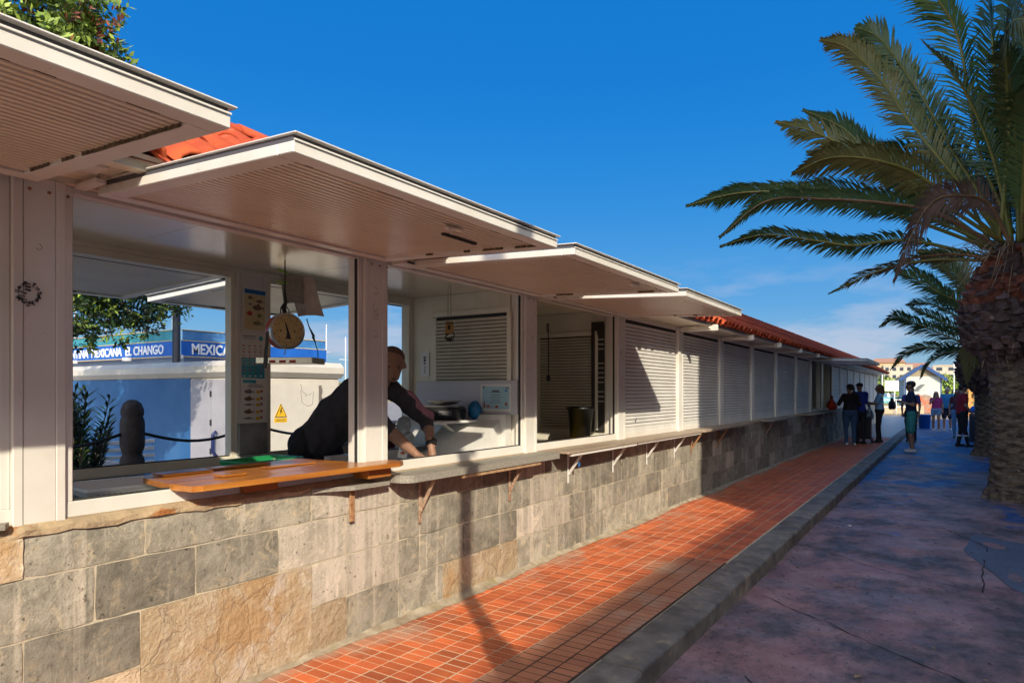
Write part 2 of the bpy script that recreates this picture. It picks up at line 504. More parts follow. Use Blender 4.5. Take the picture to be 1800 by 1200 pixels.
if 0: patch([(4.55,-.02),(4.25,-.2),(3.98,-.5),(4.2,-.75),(4.8,-.55),(4.85,-.1)])
patch([(7.9,-.1),(6.6,-.4),(6.2,-.62),(7.2,-.78),(8.6,-.62),(8.9,-.2)])
# sidewalk bed, grout, tiles
sw = MB(); sw.box(-4, 24, 1.56, 2.90, -.16, -.0025)
sidewalk = tag(sw.build('sidewalk', GROUT), kind='structure')
tmesh = {}
def tile_mesh(k):
    if k not in tmesh:
        b = MB()
        x0, x1, y0, y1, zt, ch = .0038, .0662, .0042, .1258, 0.0, .0012
        vs = [(x0,y0,-.006),(x1,y0,-.006),(x1,y1,-.006),(x0,y1,-.006),
              (x0+ch,y0+ch,zt),(x1-ch,y0+ch,zt),(x1-ch,y1-ch,zt),(x0+ch,y1-ch,zt)]
        b.add(vs, [(4,5,6,7),(0,1,5,4),(1,2,6,5),(2,3,7,6),(3,0,4,7)])
        tmesh[k] = b.mesh('tile', TILE)
    return tmesh[k]
TILE2 = mat('paler_kerb_strip_tile', (.50,.20,.10), .5, col2=(.40,.125,.055), scale=2.6, lo=.35, hi=.7, rand=.12, col3=(.52,.36,.25), s3=2.2, lo3=.52, hi3=.74, spots=((.55,.36,.22), 230, .63), bump=.0004, bscale=300)  # paler tone for the tiles of the kerb-side strip
b = MB(); b.box(-4, 5.655, 1.562, 1.964, -.05, -.0015); b.build('shade_joint_bed', mat('shade_joint_dark', (.055,.035,.025), .9), sidewalk)  # joints coloured dark here to stand for the shade beside the kerb
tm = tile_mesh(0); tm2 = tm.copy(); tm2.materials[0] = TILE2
rest2 = MB()
n_obj = 0
rest = MB()
XS = np.arange(-2.0, 23.9, .07)
for xi, x in enumerate(XS):
    for r_ in range(10):
        y = 1.575 + r_*.13
        z = random.uniform(-.0015, .0015)
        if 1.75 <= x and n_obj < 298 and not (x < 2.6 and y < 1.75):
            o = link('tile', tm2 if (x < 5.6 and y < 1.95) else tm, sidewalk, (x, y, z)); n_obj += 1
        else:
            dx, dy = x, y
            n0 = len(rest.v)
            c = .0038; e_ = .0012
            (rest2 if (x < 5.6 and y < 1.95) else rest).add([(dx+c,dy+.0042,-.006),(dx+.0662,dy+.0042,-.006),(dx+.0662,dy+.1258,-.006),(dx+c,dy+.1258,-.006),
                      (dx+c+e_,dy+.0042+e_,z),(dx+.0662-e_,dy+.0042+e_,z),(dx+.0662-e_,dy+.1258-e_,z),(dx+c+e_,dy+.1258-e_,z)],
                     [(4,5,6,7),(0,1,5,4),(1,2,6,5),(2,3,7,6),(3,0,4,7)])
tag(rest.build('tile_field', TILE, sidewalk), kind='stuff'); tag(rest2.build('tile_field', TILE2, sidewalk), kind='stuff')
# mortar fillet along the wall foot
fl = MB(); nf_ = 420; vv_ = []
for i_ in range(nf_+1):
    x_ = -4+28*i_/nf_; q_ = .03*math.sin(x_*2.1)+random.uniform(-.012, .012)
    vv_ += [(x_, 2.815-max(-.03, q_), .0025), (x_, 2.85-q_*.3, .012+random.uniform(-.003,.004)), (x_, 2.886, .026+random.uniform(-.008,.010))]
fl.add(vv_, [(i_*3+j_, i_*3+3+j_, i_*3+4+j_, i_*3+1+j_) for i_ in range(nf_) for j_ in range(2)])
fl.build('mortar_fillet', mat('dirty_mortar', (.46,.39,.28), .85, col2=(.27,.21,.14), scale=9, col3=(.30,.26,.12), s3=5, lo3=.6, hi3=.7, bump=.004, bscale=60), sidewalk)
fp = MB(); fp.box(24, 46, 1.56, 9, -.16, -.004)
for i in range(44):
    x = 24.2 + i*.5
    fp.box(x, x+.48, 1.575, 8.9, -.003, .002, 0)
tag(fp.build('far_pavement', PAVE_FAR), kind='structure')
# kerb stones
kb = MB(); kb.box(-4, 45.5, 1.35, 1.555, -.2, -.06)
kerb = tag(kb.build('kerb', KERB), kind='structure')
kx = -3.9
while kx < 45:
    w = .55
    b = MB()
    y0, y1, zt = 1.325, 1.56, random.uniform(-.004, .006)
    segs = 5
    prof = [(y0, -.16), (y0, zt-.022), (y0+.006, zt-.010), (y0+.020, zt-.002), (y0+.12, zt), (y1-.008, zt+.001), (y1, zt-.004), (y1, -.16)]
    vs = []
    for i in range(segs+1):
        xx = .005 + (w-.010)*i/segs
        for j, (yy, zz) in enumerate(prof):
            jj = .0018 if 0 < j < 6 else .0
            ee = .0015 if i in (0, segs) and 0 < j < 7 else 0
            vs.append((xx, yy+random.uniform(-jj, jj), zz-ee+random.uniform(-jj, jj)*.6))
    npf = len(prof); fs = []
    for i in range(segs):
        for j in range(npf-1):
            fs.append((i*npf+j, (i+1)*npf+j, (i+1)*npf+j+1, i*npf+j+1))
    b.add(vs, [f[::-1] for f in fs], 0, False)
    b.add([vs[j] for j in range(npf)], [tuple(range(npf))[::-1]]); b.add([vs[segs*npf+j] for j in range(npf)], [tuple(range(npf))])
    b.build('kerb_stone', KERB, kerb, (kx, 0, 0))
    kx += w
# ------------------------------------------------------------------ the market building
BLD = empty('market_stall_building', (0, 2.9, 0), 0, 'long low white market building with shuttered stalls, stone block wall and red tile roof', 'building')
def bpart(mbx, name, mats, parent=None):
    """link a mesh given in street coordinates as a part of the building"""
    o = mbx.build(name, mats, BLD if parent is None else parent)
    if parent is None: o.location = (0, -2.9, 0)
    return o
PX = [x_+.034 for x_ in (-2.55, -.76, 1.03, 2.81, 4.60, 6.42, 8.27, 10.10, 12.0, 13.9, 15.95, 17.8, 19.6, 21.4)]   # left edge of each front post
PW = .178
XEND = 36.2
CAP = mat('crumbling_cap_mortar', (.50,.37,.22), .9, col2=(.36,.27,.17), scale=8, bump=.012, bscale=25, col3=(.42,.17,.05), s3=5, lo3=.58, hi3=.64)
MORTAR = mat('lime_mortar', (.58,.50,.37), .9, col2=(.46,.38,.27), scale=7, bump=.004, bscale=70)
def block_material(name, a, b_, c_, drip, bump, bs, stain):
    m = bpy.data.materials.new(name); m.use_nodes = True
    n, l = m.node_tree.nodes, m.node_tree.links
    p = n["Principled BSDF"]; p.inputs['Roughness'].default_value = .85
    geo = n.new("ShaderNodeNewGeometry"); pos = geo.outputs['Position']
    oi = n.new("ShaderNodeObjectInfo")
    def mp(sc):
        x = n.new("ShaderNodeMapping"); x.inputs['Scale'].default_value = sc; l.new(pos, x.inputs[0]); return x.outputs[0]
    def noise(sc, det, v=pos, rough=.6, dist=0):
        t = n.new("ShaderNodeTexNoise"); t.inputs['Scale'].default_value = sc; t.inputs['Detail'].default_value = det
        t.inputs['Roughness'].default_value = rough; t.inputs['Distortion'].default_value = dist; l.new(v, t.inputs['Vector']); return t.outputs['Fac']
    def rg(v, lo, hi, t0=0., t1=1.):
        r = n.new("ShaderNodeMapRange"); r.inputs['From Min'].default_value = lo; r.inputs['From Max'].default_value = hi
        r.inputs['To Min'].default_value = t0; r.inputs['To Max'].default_value = t1; l.new(v, r.inputs['Value']); return r.outputs['Result']
    def mix(f, q0, q1):
        x = n.new("ShaderNodeMix"); x.data_type = 'RGBA'; l.new(f, x.inputs['Factor'])
        for s_, q in (('A', q0), ('B', q1)):
            if isinstance(q, tuple): x.inputs[s_].default_value = (*q, 1)
            else: l.new(q, x.inputs[s_])
        return x.outputs['Result']
    cur = mix(rg(noise(5.5, 10, pos, .74, .4), .38, .62), a, b_)
    cur = mix(rg(noise(9, 10, pos, .75, .8), .53, .62), cur, c_)
    cur = mix(rg(noise(6.3, 10, mp((1.6, 1, 1)), .78, .3), .60, .70), cur, tuple(min(.6, x*1.5) for x in b_))
    cur = mix(rg(noise(1.0, 7, mp((15, 15, .9)), .62), drip[0], drip[1]), cur, stain)
    cur = mix(rg(noise(38, 5, pos), .62, .70), cur, tuple(x*.55 for x in a))
    hs = n.new("ShaderNodeHueSaturation"); l.new(cur, hs.inputs['Color'])
    l.new(rg(oi.outputs['Random'], 0, 1, .70, 1.28), hs.inputs['Value'])
    l.new(hs.outputs[0], p.inputs['Base Color'])
    bp = n.new("ShaderNodeBump"); bp.inputs['Distance'].default_value = bump
    ad = n.new("ShaderNodeMath"); ad.operation = 'ADD'
    if name.startswith('beige'):
        vo = n.new("ShaderNodeTexVoronoi"); vo.feature = 'DISTANCE_TO_EDGE'; vo.inputs['Scale'].default_value = 5.5
        dv = n.new("ShaderNodeMix"); dv.data_type = 'VECTOR'; dv.inputs['Factor'].default_value = .22
        nz = n.new("ShaderNodeTexNoise"); nz.inputs['Scale'].default_value = 4; nz.inputs['Detail'].default_value = 8; l.new(pos, nz.inputs['Vector'])
        l.new(pos, dv.inputs['A']); l.new(nz.outputs['Color'], dv.inputs['B']); l.new(dv.outputs['Result'], vo.inputs['Vector'])
        m4 = n.new('ShaderNodeMath'); m4.operation = 'ADD'; l.new(vo.outputs['Distance'], m4.inputs[0]); l.new(rg(noise(2.2, 3), .40, .60, -.02, .05), m4.inputs[1])
        crk = rg(m4.outputs[0], 0, .02)
        br = mix(rg(noise(1.7, 4), .42, .56), (.42,.32,.205), (.50,.40,.28))
        cur = mix(crk, br, cur)
        cur = mix(rg(noise(2.6, 9, pos, .65), .52, .62), cur, (.48,.31,.155))
        cur = mix(rg(noise(3.3, 9, pos, .7), .56, .66), cur, (.60,.50,.40))
        l.new(cur, hs.inputs['Color'])
        m3 = n.new("ShaderNodeMath"); m3.operation = 'MULTIPLY_ADD'; m3.inputs[1].default_value = .14; l.new(crk, m3.inputs[0]); l.new(noise(6, 6, pos, .6), m3.inputs[2])
        l.new(m3.outputs[0], ad.inputs[1])
    l.new(noise(bs, 10, pos, .72, .1), ad.inputs[0])
    if not name.startswith('beige'): l.new(noise(bs*.25, 5), ad.inputs[1])
    l.new(ad.outputs[0], bp.inputs['Height']); l.new(bp.outputs[0], p.inputs['Normal'])
    return m
BLK = block_material('grey_stone_block', (.19,.175,.135), (.37,.335,.265), (.43,.365,.255), (.56,.70), .008, 26, (.50,.44,.35))
BEI = block_material('beige_rendered_block', (.46,.34,.20), (.56,.43,.28), (.62,.52,.38), (.60,.8), .022, 12, (.62,.54,.42))
PALE = block_material('lime_stained_block', (.33,.29,.23), (.50,.44,.35), (.58,.50,.39), (.48,.62), .006, 24, (.58,.50,.41))

core = MB()
core.box(-4, XEND, 2.883, 3.05, -.2, .885)
WALL = bpart(core, 'wall', MORTAR)
random.seed(21)
rows = {}
def seq(start, step, n): return [round(start+step*k, 3) for k in range(n)]
A = [-.7,-.25,.2,.64,1.09,1.54,1.98,2.43,2.77,3.11,3.54,4.01,4.46,4.91,5.37] + seq(5.82, .455, 48)
Bj = [-.9,-.45,0,.45,.89,1.34,1.77,2.22,2.67,3.11,3.31,3.77,4.22,4.67,5.13] + seq(5.58, .455, 48)
Cj = [-.7,-.25,.2,.64,1.09,1.52,2.43,2.68,3.11,3.31,3.77,4.22,4.47,4.9,5.35] + seq(5.81, .455, 48)
Dj = [-.9,-.45,0,.45,1.15,1.52,2.43,2.68,3.11,3.55,4.0,4.47,4.67,5.13] + seq(5.58, .455, 48)
def blk(x0, x1, z0, z1, m, proud):
    nx, nz = max(3, int((x1-x0)/.07)), 4
    g = .0015 if m is BEI else .0040
    b = MB(); vs = []
    xa, xb, za, zb = x0+g, x1-g, z0+g, z1-g
    tx, tz = random.uniform(-.002, .002), random.uniform(-.002, .002)
    ch = random.uniform(.003, .006)
    for i in range(nx+1):
        for j in range(nz+1):
            u, v = i/nx, j/nz
            ed = (i in (0, nx)) + (j in (0, nz))
            x = xa + (xb-xa)*u; z = za + (zb-za)*v
            if i in (0, nx) or j in (0, nz):
                x += random.uniform(-.0022, .0022); z += random.uniform(-.0022, .0022)
            y = 2.884 - proud - (tx*(u-.5)+tz*(v-.5)) - random.uniform(0, .0035)
            if ed: y += ch*.55
            if ed == 2:
                y += ch*.2
                x += .003*(1 if i == 0 else -1); z += .003*(1 if j == 0 else -1)
            vs.append((x, y, z))
    fs = [(i*(nz+1)+j, (i+1)*(nz+1)+j, (i+1)*(nz+1)+j+1, i*(nz+1)+j+1) for i in range(nx) for j in range(nz)]
    b.add(vs, fs, 0, True)
    per = [i*(nz+1) for i in range(nx+1)] + [nx*(nz+1)+j for j in range(1, nz+1)] + [i*(nz+1)+nz for i in range(nx-1, -1, -1)] + [j for j in range(nz-1, 0, -1)]
    n = len(per)
    ring = [vs[k] for k in per]; back = [(p[0], 2.886, p[2]) for p in ring]
    b.add(ring+back, [(k, n+k, n+(k+1) % n, (k+1) % n) for k in range(n)], 0, False)
    bpart(b, 'stone_block', m, WALL)
for (js, z0, z1) in ((A, .725, .888), (Bj, .497, .725), (Cj, .262, .497), (Dj, .012, .262)):
    for a_, b_ in zip(js[:-1], js[1:]):
        if a_ > 26.3: break
        m = BLK
        mid = (a_+b_)/2
        if js is Cj and 1.5 < mid < 2.45: m = BEI
        if js is Dj and (mid < 2.68 or 3.55 < mid < 4.47): m = BEI
        if js is A and mid < 1.09: m = BEI
        if js is Bj and mid < 1.2 and mid > .4: m = BLK
        if m is BLK and ((2.4 < mid < 3.15 and js is not Dj) or (4.5 < mid < 4.95 and js is not Dj) or (mid > 3.6 and random.random() < .07)): m = PALE
        if m is BEI and ((js is Cj and 1.5 < mid < 2.45) or (js is Dj and 1.52 < mid < 2.45)): continue
        z0j = z0
        if js is Cj and m is BEI: z0j = .27
        blk(a_, b_, z0j, z1 + (.012*math.sin(mid*3) if js is A else 0), m, (.0105 if m is BEI else random.uniform(.005, .009)))
blk(1.52, 2.43, .012, .495, BEI, .011)
# crumbling mortar cap under the frames
cp = MB(); n = 260
vs = []; random.seed(17)
for i in range(n+1):
    x = -1 + i*.055 if i < 200 else 10 + (XEND-10)*(i-200)/60
    h = random.uniform(-.012, .004)
    d = random.uniform(-.006, .014)
    vs += [(x, 2.868+d*.5, .885+h*.9), (x, 2.866+d, .906+h), (x, 2.90, .925)]
xs = []
fs = []
for i in range(n):
    for j in range(2): fs.append((i*3+j, (i+1)*3+j, (i+1)*3+j+1, i*3+j+1))
cp.add(vs, fs)
bpart(cp, 'mortar_cap', CAP)
cp2 = MB(); cp2.box(-4, XEND, 2.90, 3.05, .886, .925); bpart(cp2, 'sill_bed', CAP)

# front posts
def post(x, front=True, y=2.9, z0=.92, z1=2.235, w=PW):
    b = MB()
    s = 1 if front else -1
    ya, yb = (y, y+.14) if front else (y, y+.12)
    b.box(x+.036, x+w-.036, ya, yb, z0, z1)
    b.cbox(x, x+.034, ya-.003, yb+.001, z0, z1, .003)
    b.cbox(x+w-.034, x+w, ya-.003, yb+.001, z0, z1, .003)
    b.box(x+.034, x+.036, ya+.004, yb, z0, z1, 1); b.box(x+w-.036, x+w-.034, ya+.004, yb, z0, z1, 1)
    o = bpart(b, 'post', [ALU, DARKGAP])
    if front and x < 9:
        sb = MB()
        for k in range(3):
            cx = x+.055+k*.065; sb.lathe([(.0065, 0), (.0065, .003), (.002, .004)], 8, (0, 0, 0))
            for i in range(len(sb.v)-24, len(sb.v)):
                p = sb.v[i]; sb.v[i] = (cx+p[0], ya-.001-p[2], 2.185+p[1]*1)
        sb.build('screw', RUST, o)
    return o
posts = [post(x) for x in PX]
for x in np.arange(23.2, XEND-.2, 1.8): post(float(x))
# ring-shaped worn sticker on the first post, scuffs on the others
random.seed(5)
INK = mat('faded_black_ink', (.03,.04,.05), .8, col2=(.35,.33,.3), scale=60, lo=.45, hi=.62)
st = MB(); n = 48
for k in range(n):
    t0, t1 = 2*math.pi*k/n, 2*math.pi*(k+1)/n
    if random.random() < .14: continue
    r0 = .030+random.uniform(-.003, .002); r1 = .041+random.uniform(-.005, .006)
    c_ = (1.113, 1.79)
    st.add([(c_[0]+r0*math.cos(t0), 2.8945, c_[1]+r0*math.sin(t0)*1.05), (c_[0]+r0*math.cos(t1), 2.8945, c_[1]+r0*math.sin(t1)*1.05),
            (c_[0]+r1*math.cos(t1), 2.8945, c_[1]+r1*math.sin(t1)*1.05), (c_[0]+r1*math.cos(t0), 2.8945, c_[1]+r1*math.sin(t0)*1.05)], [(0,1,2,3)])
for k in range(5):
    a, z = 1.088+random.uniform(-.01,.012), 1.765+.012*k
    st.add([(a, 2.8945, z), (a+.02, 2.8945, z-.004), (a+.024, 2.8945, z+.003), (a+.003, 2.8945, z+.008)], [(0,1,2,3)])
st.build('ring_sticker', INK, posts[2])
FAINT = mat('worn_grey_mark', (.42,.38,.34), .7)
def scribble(cx, zs, host, sc=1.0, m=FAINT, y=2.8985, w=.002):
    b = MB()
    for z in zs:
        a0 = random.uniform(0, 6); P = []
        for k in range(9):
            a = a0 + k*.55
            P.append(Vector((cx+.022*sc*math.cos(a)*random.uniform(.7,1.2), y, z+.022*sc*math.sin(a)*random.uniform(.7,1.2))))
        for p, q in zip(P[:-1], P[1:]):
            d = (q-p); nn = Vector((-d.z, 0, d.x)).normalized()*w
            b.add([p-nn, q-nn, q+nn, p+nn], [(0,1,2,3)])
    return b.build('scuff_mark', m, host)
scribble(2.93, [2.03,1.93,1.88,1.77], posts[3], 1.0); scribble(2.93, [1.89], posts[3], .8, INK, w=.001)
scribble(4.74, [1.86], posts[4], .8, INK, w=.0012)
scribble(6.53, [1.84,1.82], posts[5], .7, INK)
scribble(1.15, [1.97], posts[2], .5, INK, w=.0009)
scribble(10.22, [1.78,1.66,1.58], posts[7], 1.1, INK); scribble(8.4, [1.85], posts[6], 1.0)

# header beam, soffit, ceiling
hb = MB(); hb.cbox(-4, XEND, 2.905, 3.045, 2.235, 2.40, .004); bpart(hb, 'header_beam', ALU2)
sf = MB(); sf.box(-4, XEND, 2.56, 2.904, 2.262, 2.280); bpart(sf, 'soffit', ALU2)
ce = MB()
for i, x in enumerate(np.arange(-4, XEND-.1, 1.2)):
    ce.box(float(x)+.002, min(float(x)+1.198, XEND), 3.046, 4.09, 2.272, 2.285)
bpart(ce, 'ceiling', CEIL)
LAMPG = mat('pale_diffuser', (.8,.78,.7), .2)
# soffit brackets with folded arm hinges where the stalls are shut
def hinge(x, y0=2.42):
    b = MB()
    b.cbox(x, x+.10, y0+.10, 2.89, 2.19, 2.245, .004)
    b.cbox(x+.01, x+.05, y0, y0+.12, 2.185, 2.26, .003)
    b.tube([(x+.075, y0+.02, 2.20), (x+.075, y0+.25, 2.215)], .009, 8)
    b.obox((x-.04, y0+.10, 2.235), (x+.09, y0+.06, 2.185), .018, .03)
    return bpart(b, 'awning_hinge', ALU)
for x in (8.33, 10.16, 12.06, 13.96, 16.0): hinge(x)
# roof: battens, barrel tiles in columns, ridge tiles
RED = mat('painted_red_clay', (.54,.11,.04), .85, spec=.12, col2=(.38,.06,.035), scale=5, rand=.18, lo=.35, hi=.7, bump=.003, bscale=50, col3=(.50,.30,.2), s3=9, lo3=.64, hi3=.74)
EY, EZ, RY, RZ = 2.44, 2.275, 3.50, 2.895
rf = MB()
rf.add([(-4,EY+.03,EZ-.012),(XEND,EY+.03,EZ-.012),(XEND-1.0,RY,RZ-.02),(-4,RY,RZ-.02),(-4,4.56,EZ-.012),(XEND,4.56,EZ-.012)], [(0,1,2,3),(3,2,5,4),(1,5,2)], 0)
rf.box(-4, XEND, 2.50, 2.56, 2.24, 2.30, 1)
ROOF = bpart(rf, 'roof', [mat('dark_underlay', (.10,.035,.02), .8), ALU2])
def barrel(L, r0, r1, nseg=6, th=.014):
    b = MB(); vs = []
    for (r, y) in ((r0, 0), (r1, L)):
        for q in (r, r-th):
            for k in range(nseg+1):
                t = math.pi*k/nseg
                vs.append((q*math.cos(t), y, q*.78*math.sin(t)))
    n = nseg+1; fs = []
    for k in range(nseg):
        fs.append((k+1, k, 2*n+k, 2*n+k+1)); fs.append((n+k, n+k+1, 3*n+k+1, 3*n+k)); fs.append((k, k+1, n+k+1, n+k))
    fs.append((0, n, 3*n, 2*n)); fs.append((n-1, 2*n-1, 4*n-1, 3*n-1))
    b.add(vs, fs, 0, True)
    return b
slope = math.atan2(RZ-EZ, RY-EY); SL = math.hypot(RY-EY, RZ-EZ)
TL = SL/3 + .06
bm_c = barrel(TL, .082, .070).mesh('roof_tile', RED)
pan = MB()
vs = []
for y in (0, TL):
    for k in range(5):
        t = math.pi*k/4
        vs.append((.052*math.cos(t), y, -.030*math.sin(t)+.012))
pan.add(vs, [(k, k+1, 5+k+1, 5+k) for k in range(4)], 0, True)
cnt = 0
far = MB()
def xf(vs, x, s_, dz, rx=slope):
    out = []
    c_, s2 = math.cos(rx), math.sin(rx)
    for (a, y, z) in vs:
        yy = y + s_; zz = z + dz
        out.append((x+a, EY + yy*c_ - zz*s2, EZ + yy*s2 + zz*c_))
    return out
cb = barrel(TL, .082, .070)
random.seed(3)
x = -1.9
pm = MB()
while x < XEND-.1:
    for k in range(3):
        s_ = k*SL/3 + random.uniform(-.012, .012); dz = .012 + .004*(k % 2) + random.uniform(-.003, .003)
        if x > XEND-1.1 and k > (XEND-x)/1.1*3: continue
        if x > .2 and cnt < 299 and (x < 3.6 or x > 6.2 or k == 2):
            o = link('roof_tile', bm_c, ROOF); cnt += 1
            o.matrix_local = Matrix.Translation((x, EY + s_*math.cos(slope) - dz*math.sin(slope), EZ + s_*math.sin(slope) + dz*math.cos(slope))) @ Matrix.Rotation(slope, 4, 'X') @ Matrix.Rotation(random.uniform(-.02, .02), 4, 'Z')
        else:
            far.add(xf(cb.v, x, s_, dz), cb.f, 0, True)
        pm.add(xf(pan.v, x+.1, s_, dz-.004), pan.f, 0, True)
    x += .2
far.v = [tuple(p) for p in far.v]
tag(far.build('tile_rows', RED, ROOF), kind='stuff')
tag(pm.build('pan_tiles', RED, ROOF), kind='stuff')
# rear slope seen only from the far side: plain rows of the same tiles
rr = MB()
x = -1.9
while x < XEND-.1:
    for k in range(3):
        for p, f in ((cb.v, cb.f),):
            vv = [(q[0], 7.0-q[1], q[2]) for q in xf(p, x, k*SL/3, .012)]
            rr.add(vv, [g[::-1] for g in f], 0, True)
    x += .2
tag(rr.build('rear_tile_rows', RED, ROOF), kind='stuff')
rd = barrel(.36, .10, .088).mesh('ridge_tile', RED)
x = -1.9
while x < XEND-1.2:
    o = link('ridge_tile', rd, ROOF)
    o.matrix_local = Matrix.Translation((x, RY, RZ+.01)) @ Matrix.Rotation(R(-90), 4, 'Z') @ Matrix.Rotation(R(random.uniform(-1.5, 1.5)), 4, 'X')
    x += .33

GRIME = mat('black_grime', (.06,.045,.025), .9, col2=(.20,.15,.09), scale=60)
# awnings (propped-open hatches)
def awning(x0, x1, y_in=2.86, y_out=1.67, z_in=2.205, z_out=2.148, rear=False):
    """hatch panel hinged at y_in; its underside shows a frame around ribbed slats"""
    W, D = x1-x0, abs(y_in-y_out)
    tilt = math.atan2(z_in-z_out, D)
    f = MB()
    # local: x 0..W, y 0 (outer edge) .. D (hinge), z 0 underside
    rw = .075
    f.cbox(0, W, 0, rw, 0, .036, .003); f.cbox(0, W, D-rw, D, 0, .036, .003)
    f.cbox(0, rw, rw, D-rw, 0, .036, .003); f.cbox(W-rw, W, rw, D-rw, 0, .036, .003)
    f.box(.006, W-.006, .008, D, .0365, .056, 1)
    f.cbox(-.004, W+.012, -.012, D, .0565, .0625, .002)
    f.box(.002, W-.002, -.006, .001, .037, .042, 0)
    fo = bpart(f, 'awning', [ALU, ALU_D])
    # ribbed underside
    p = MB(); n = int((D-2*rw)/.0345); st_ = (D-2*rw)/n
    for k in range(n):
        y0 = rw + k*st_
        z = .010
        p.add([(rw, y0+.0055, z+.004), (rw, y0+.008, z), (rw, y0+st_-.008, z), (rw, y0+st_-.0055, z+.004), (rw, y0+st_-.0055, z+.014), (rw, y0+.0055, z+.014),
               (W-rw, y0+.0055, z+.004), (W-rw, y0+.008, z), (W-rw, y0+st_-.008, z), (W-rw, y0+st_-.0055, z+.004), (W-rw, y0+st_-.0055, z+.014), (W-rw, y0+.0055, z+.014)],
              [(0,6,7,1),(1,7,8,2),(2,8,9,3),(3,9,10,4),(5,11,6,0)])
    p.box(rw, W-rw, rw, D-rw, .026, .034, 1)
    po = p.build('ribbed_panel', [UNDER, DARKGAP], fo)
    gl = MB(); rg_ = random.Random(int(x0*100)+7)
    for xx in ((W-rw-.004,) if x0 > 0 else (rw, W-rw-.006)):
        y = rw
        while y < D-rw-.03:
            l_ = rg_.uniform(.02, .09)
            if rg_.random() < (.35 if x0 > 0 else .8): gl.box(xx+rg_.uniform(-.002,.002), xx+.003+rg_.uniform(-.002,.002), y, y+l_, -.0012, .012)
            y += l_+.004
    x = rw
    while x < W-rw-.05:
        l_ = rg_.uniform(.03, .10)
        if rg_.random() < .3: gl.box(x, x+l_, rw-.001, rw+.001, -.0010, .010)
        x += l_
    tag(gl.build('grime_seam', GRIME, fo), kind='stuff')
    a = MB()   # gas strut arms at both ends
    for xx in (.02, W-.02):
        a.tube([(xx, D-.02, .05), (xx, D-.35, .075)], .008, 8)
        a.cbox(xx-.02, xx+.02, D-.06, D, .036, .075, .003)
    a.build('hinge_arm', ALU, fo)
    M4 = Matrix.Translation((x0, y_out-2.9, z_out)) @ Matrix.Rotation(tilt, 4, 'X')
    if rear:
        M4 = Matrix.Translation((x1, y_out-2.9, z_out)) @ Matrix.Rotation(math.pi, 4, 'Z') @ Matrix.Rotation(tilt, 4, 'X')
    fo.matrix_local = M4
    return fo
aw = [awning(-2.3, -.68), awning(-.49, 1.13), awning(1.34, 2.97), awning(3.155, 4.78), awning(4.94, 6.54, z_out=2.142)]
awf = awning(17.9, 21.3, z_out=2.16)
awr = [awning(a, b_, 4.2, 5.86, 2.27, 2.205, True) for a, b_ in ((-.5, 1.1), (1.34, 2.97), (3.155, 4.5))]
# torn latch tabs and slots under the second and third hatch
def latch(host, x, y, s=1.0):
    b = MB()
    b.poly([(x,y,-.003),(x+.10*s,y-.02,-.003),(x+.13*s,y+.015,-.002),(x+.05*s,y+.04,-.003)], .004, (0,0,-1))
    b.poly([(x+.02,y,-.006),(x+.05,y,-.035),(x+.065,y+.01,-.03),(x+.05,y+.015,-.006)], .003, (0,1,0))
    b.build('latch_tab', ALU, host)
latch(aw[2], .98, .20); latch(aw[3], 1.08, .13, .9); latch(aw[4], 1.17, .06, .9)
b = MB(); b.box(1.14, 1.40, .335, .355, -.001, .009); b.build('handle_slot', DARKGAP, aw[2])
hinge_b = MB()
hinge_b.cbox(1.275, 1.315, 2.74, 2.90, 2.222, 2.242, .003); hinge_b.cbox(1.21, 1.27, 2.62, 2.72, 2.245, 2.33, .003)
hinge_b.tube([(1.14, 2.68, 2.30), (1.23, 2.74, 2.25)], .010, 8); hinge_b.tube([(1.19, 2.64, 2.31), (1.31, 2.78, 2.245)], .008, 8)
hinge_b.tube([(1.165, 2.72, 2.285), (1.165, 2.73, 2.22)], .008, 8)
bpart(hinge_b, 'awning_hinge', ALU)
for x in (3.06, 4.86):
    b = MB(); b.cbox(x, x+.15, 2.79, 2.89, 2.205, 2.228, .004); b.box(x+.03, x+.13, 2.785, 2.7885, 2.212, 2.222, 1); bpart(b, 'awning_hinge', [ALU, DARKGAP])

# frames of the openings, shutters
def frame(x0, x1, y0=2.915, y1=2.975, z0=.925, z1=2.235, fw=.034, bottom=.062):
    b = MB()
    b.cbox(x0, x1, y0, y1, z0, z0+bottom, .003)
    b.cbox(x0+.001, x0+fw, y0+.002, y1, z0+bottom, z1, .003); b.cbox(x1-fw, x1-.001, y0+.002, y1, z0+bottom, z1, .003)
    b.cbox(x0+fw, x1-fw, y0+.002, y1, z1-.03, z1-.001, .003)
    b.box(x0+fw, x1-fw, y0+.012, y0+.018, z0+bottom, z0+bottom+.008, 1)      # guide rail
    b.box(x1-fw-.006, x1-fw, y0+.012, y0+.03, z0+bottom, z1-.03, 1)
    b.box(x0+fw, x0+fw+.004, y0+.012, y0+.03, z0+bottom, z1-.03, 1)
    return bpart(b, 'window_frame', [ALU, DARKGAP])
slat_meshes = {}
def slat_mesh(W, h, m, perf=False):
    key = (round(W, 2), round(h, 4), m.name, perf)
    if key not in slat_meshes:
        b = MB()
        prof = [(0.0, -.001), (.003, -.005), (h*.5, -.009), (h-.009, -.006), (h-.0055, 0)]
        vs = [(x, y, z) for x in (0, W) for (z, y) in prof]
        n = len(prof)
        b.add(vs, [(k, n+k, n+k+1, k+1) for k in range(n-1)], 0, True)
        if perf:
            x = .02
            while x < W-.02:
                b.add([(x, -.0062, .004), (x+.012, -.0062, .004), (x+.012, -.0045, .0015), (x, -.0045, .0015)], [(0,1,2,3)], 1)
                x += .022
        slat_meshes[key] = b.mesh('slat', [m, PERF] if perf else [m])
    return slat_meshes[key]
PERF = mat('perforation_bright', (.82,.80,.70), .6)
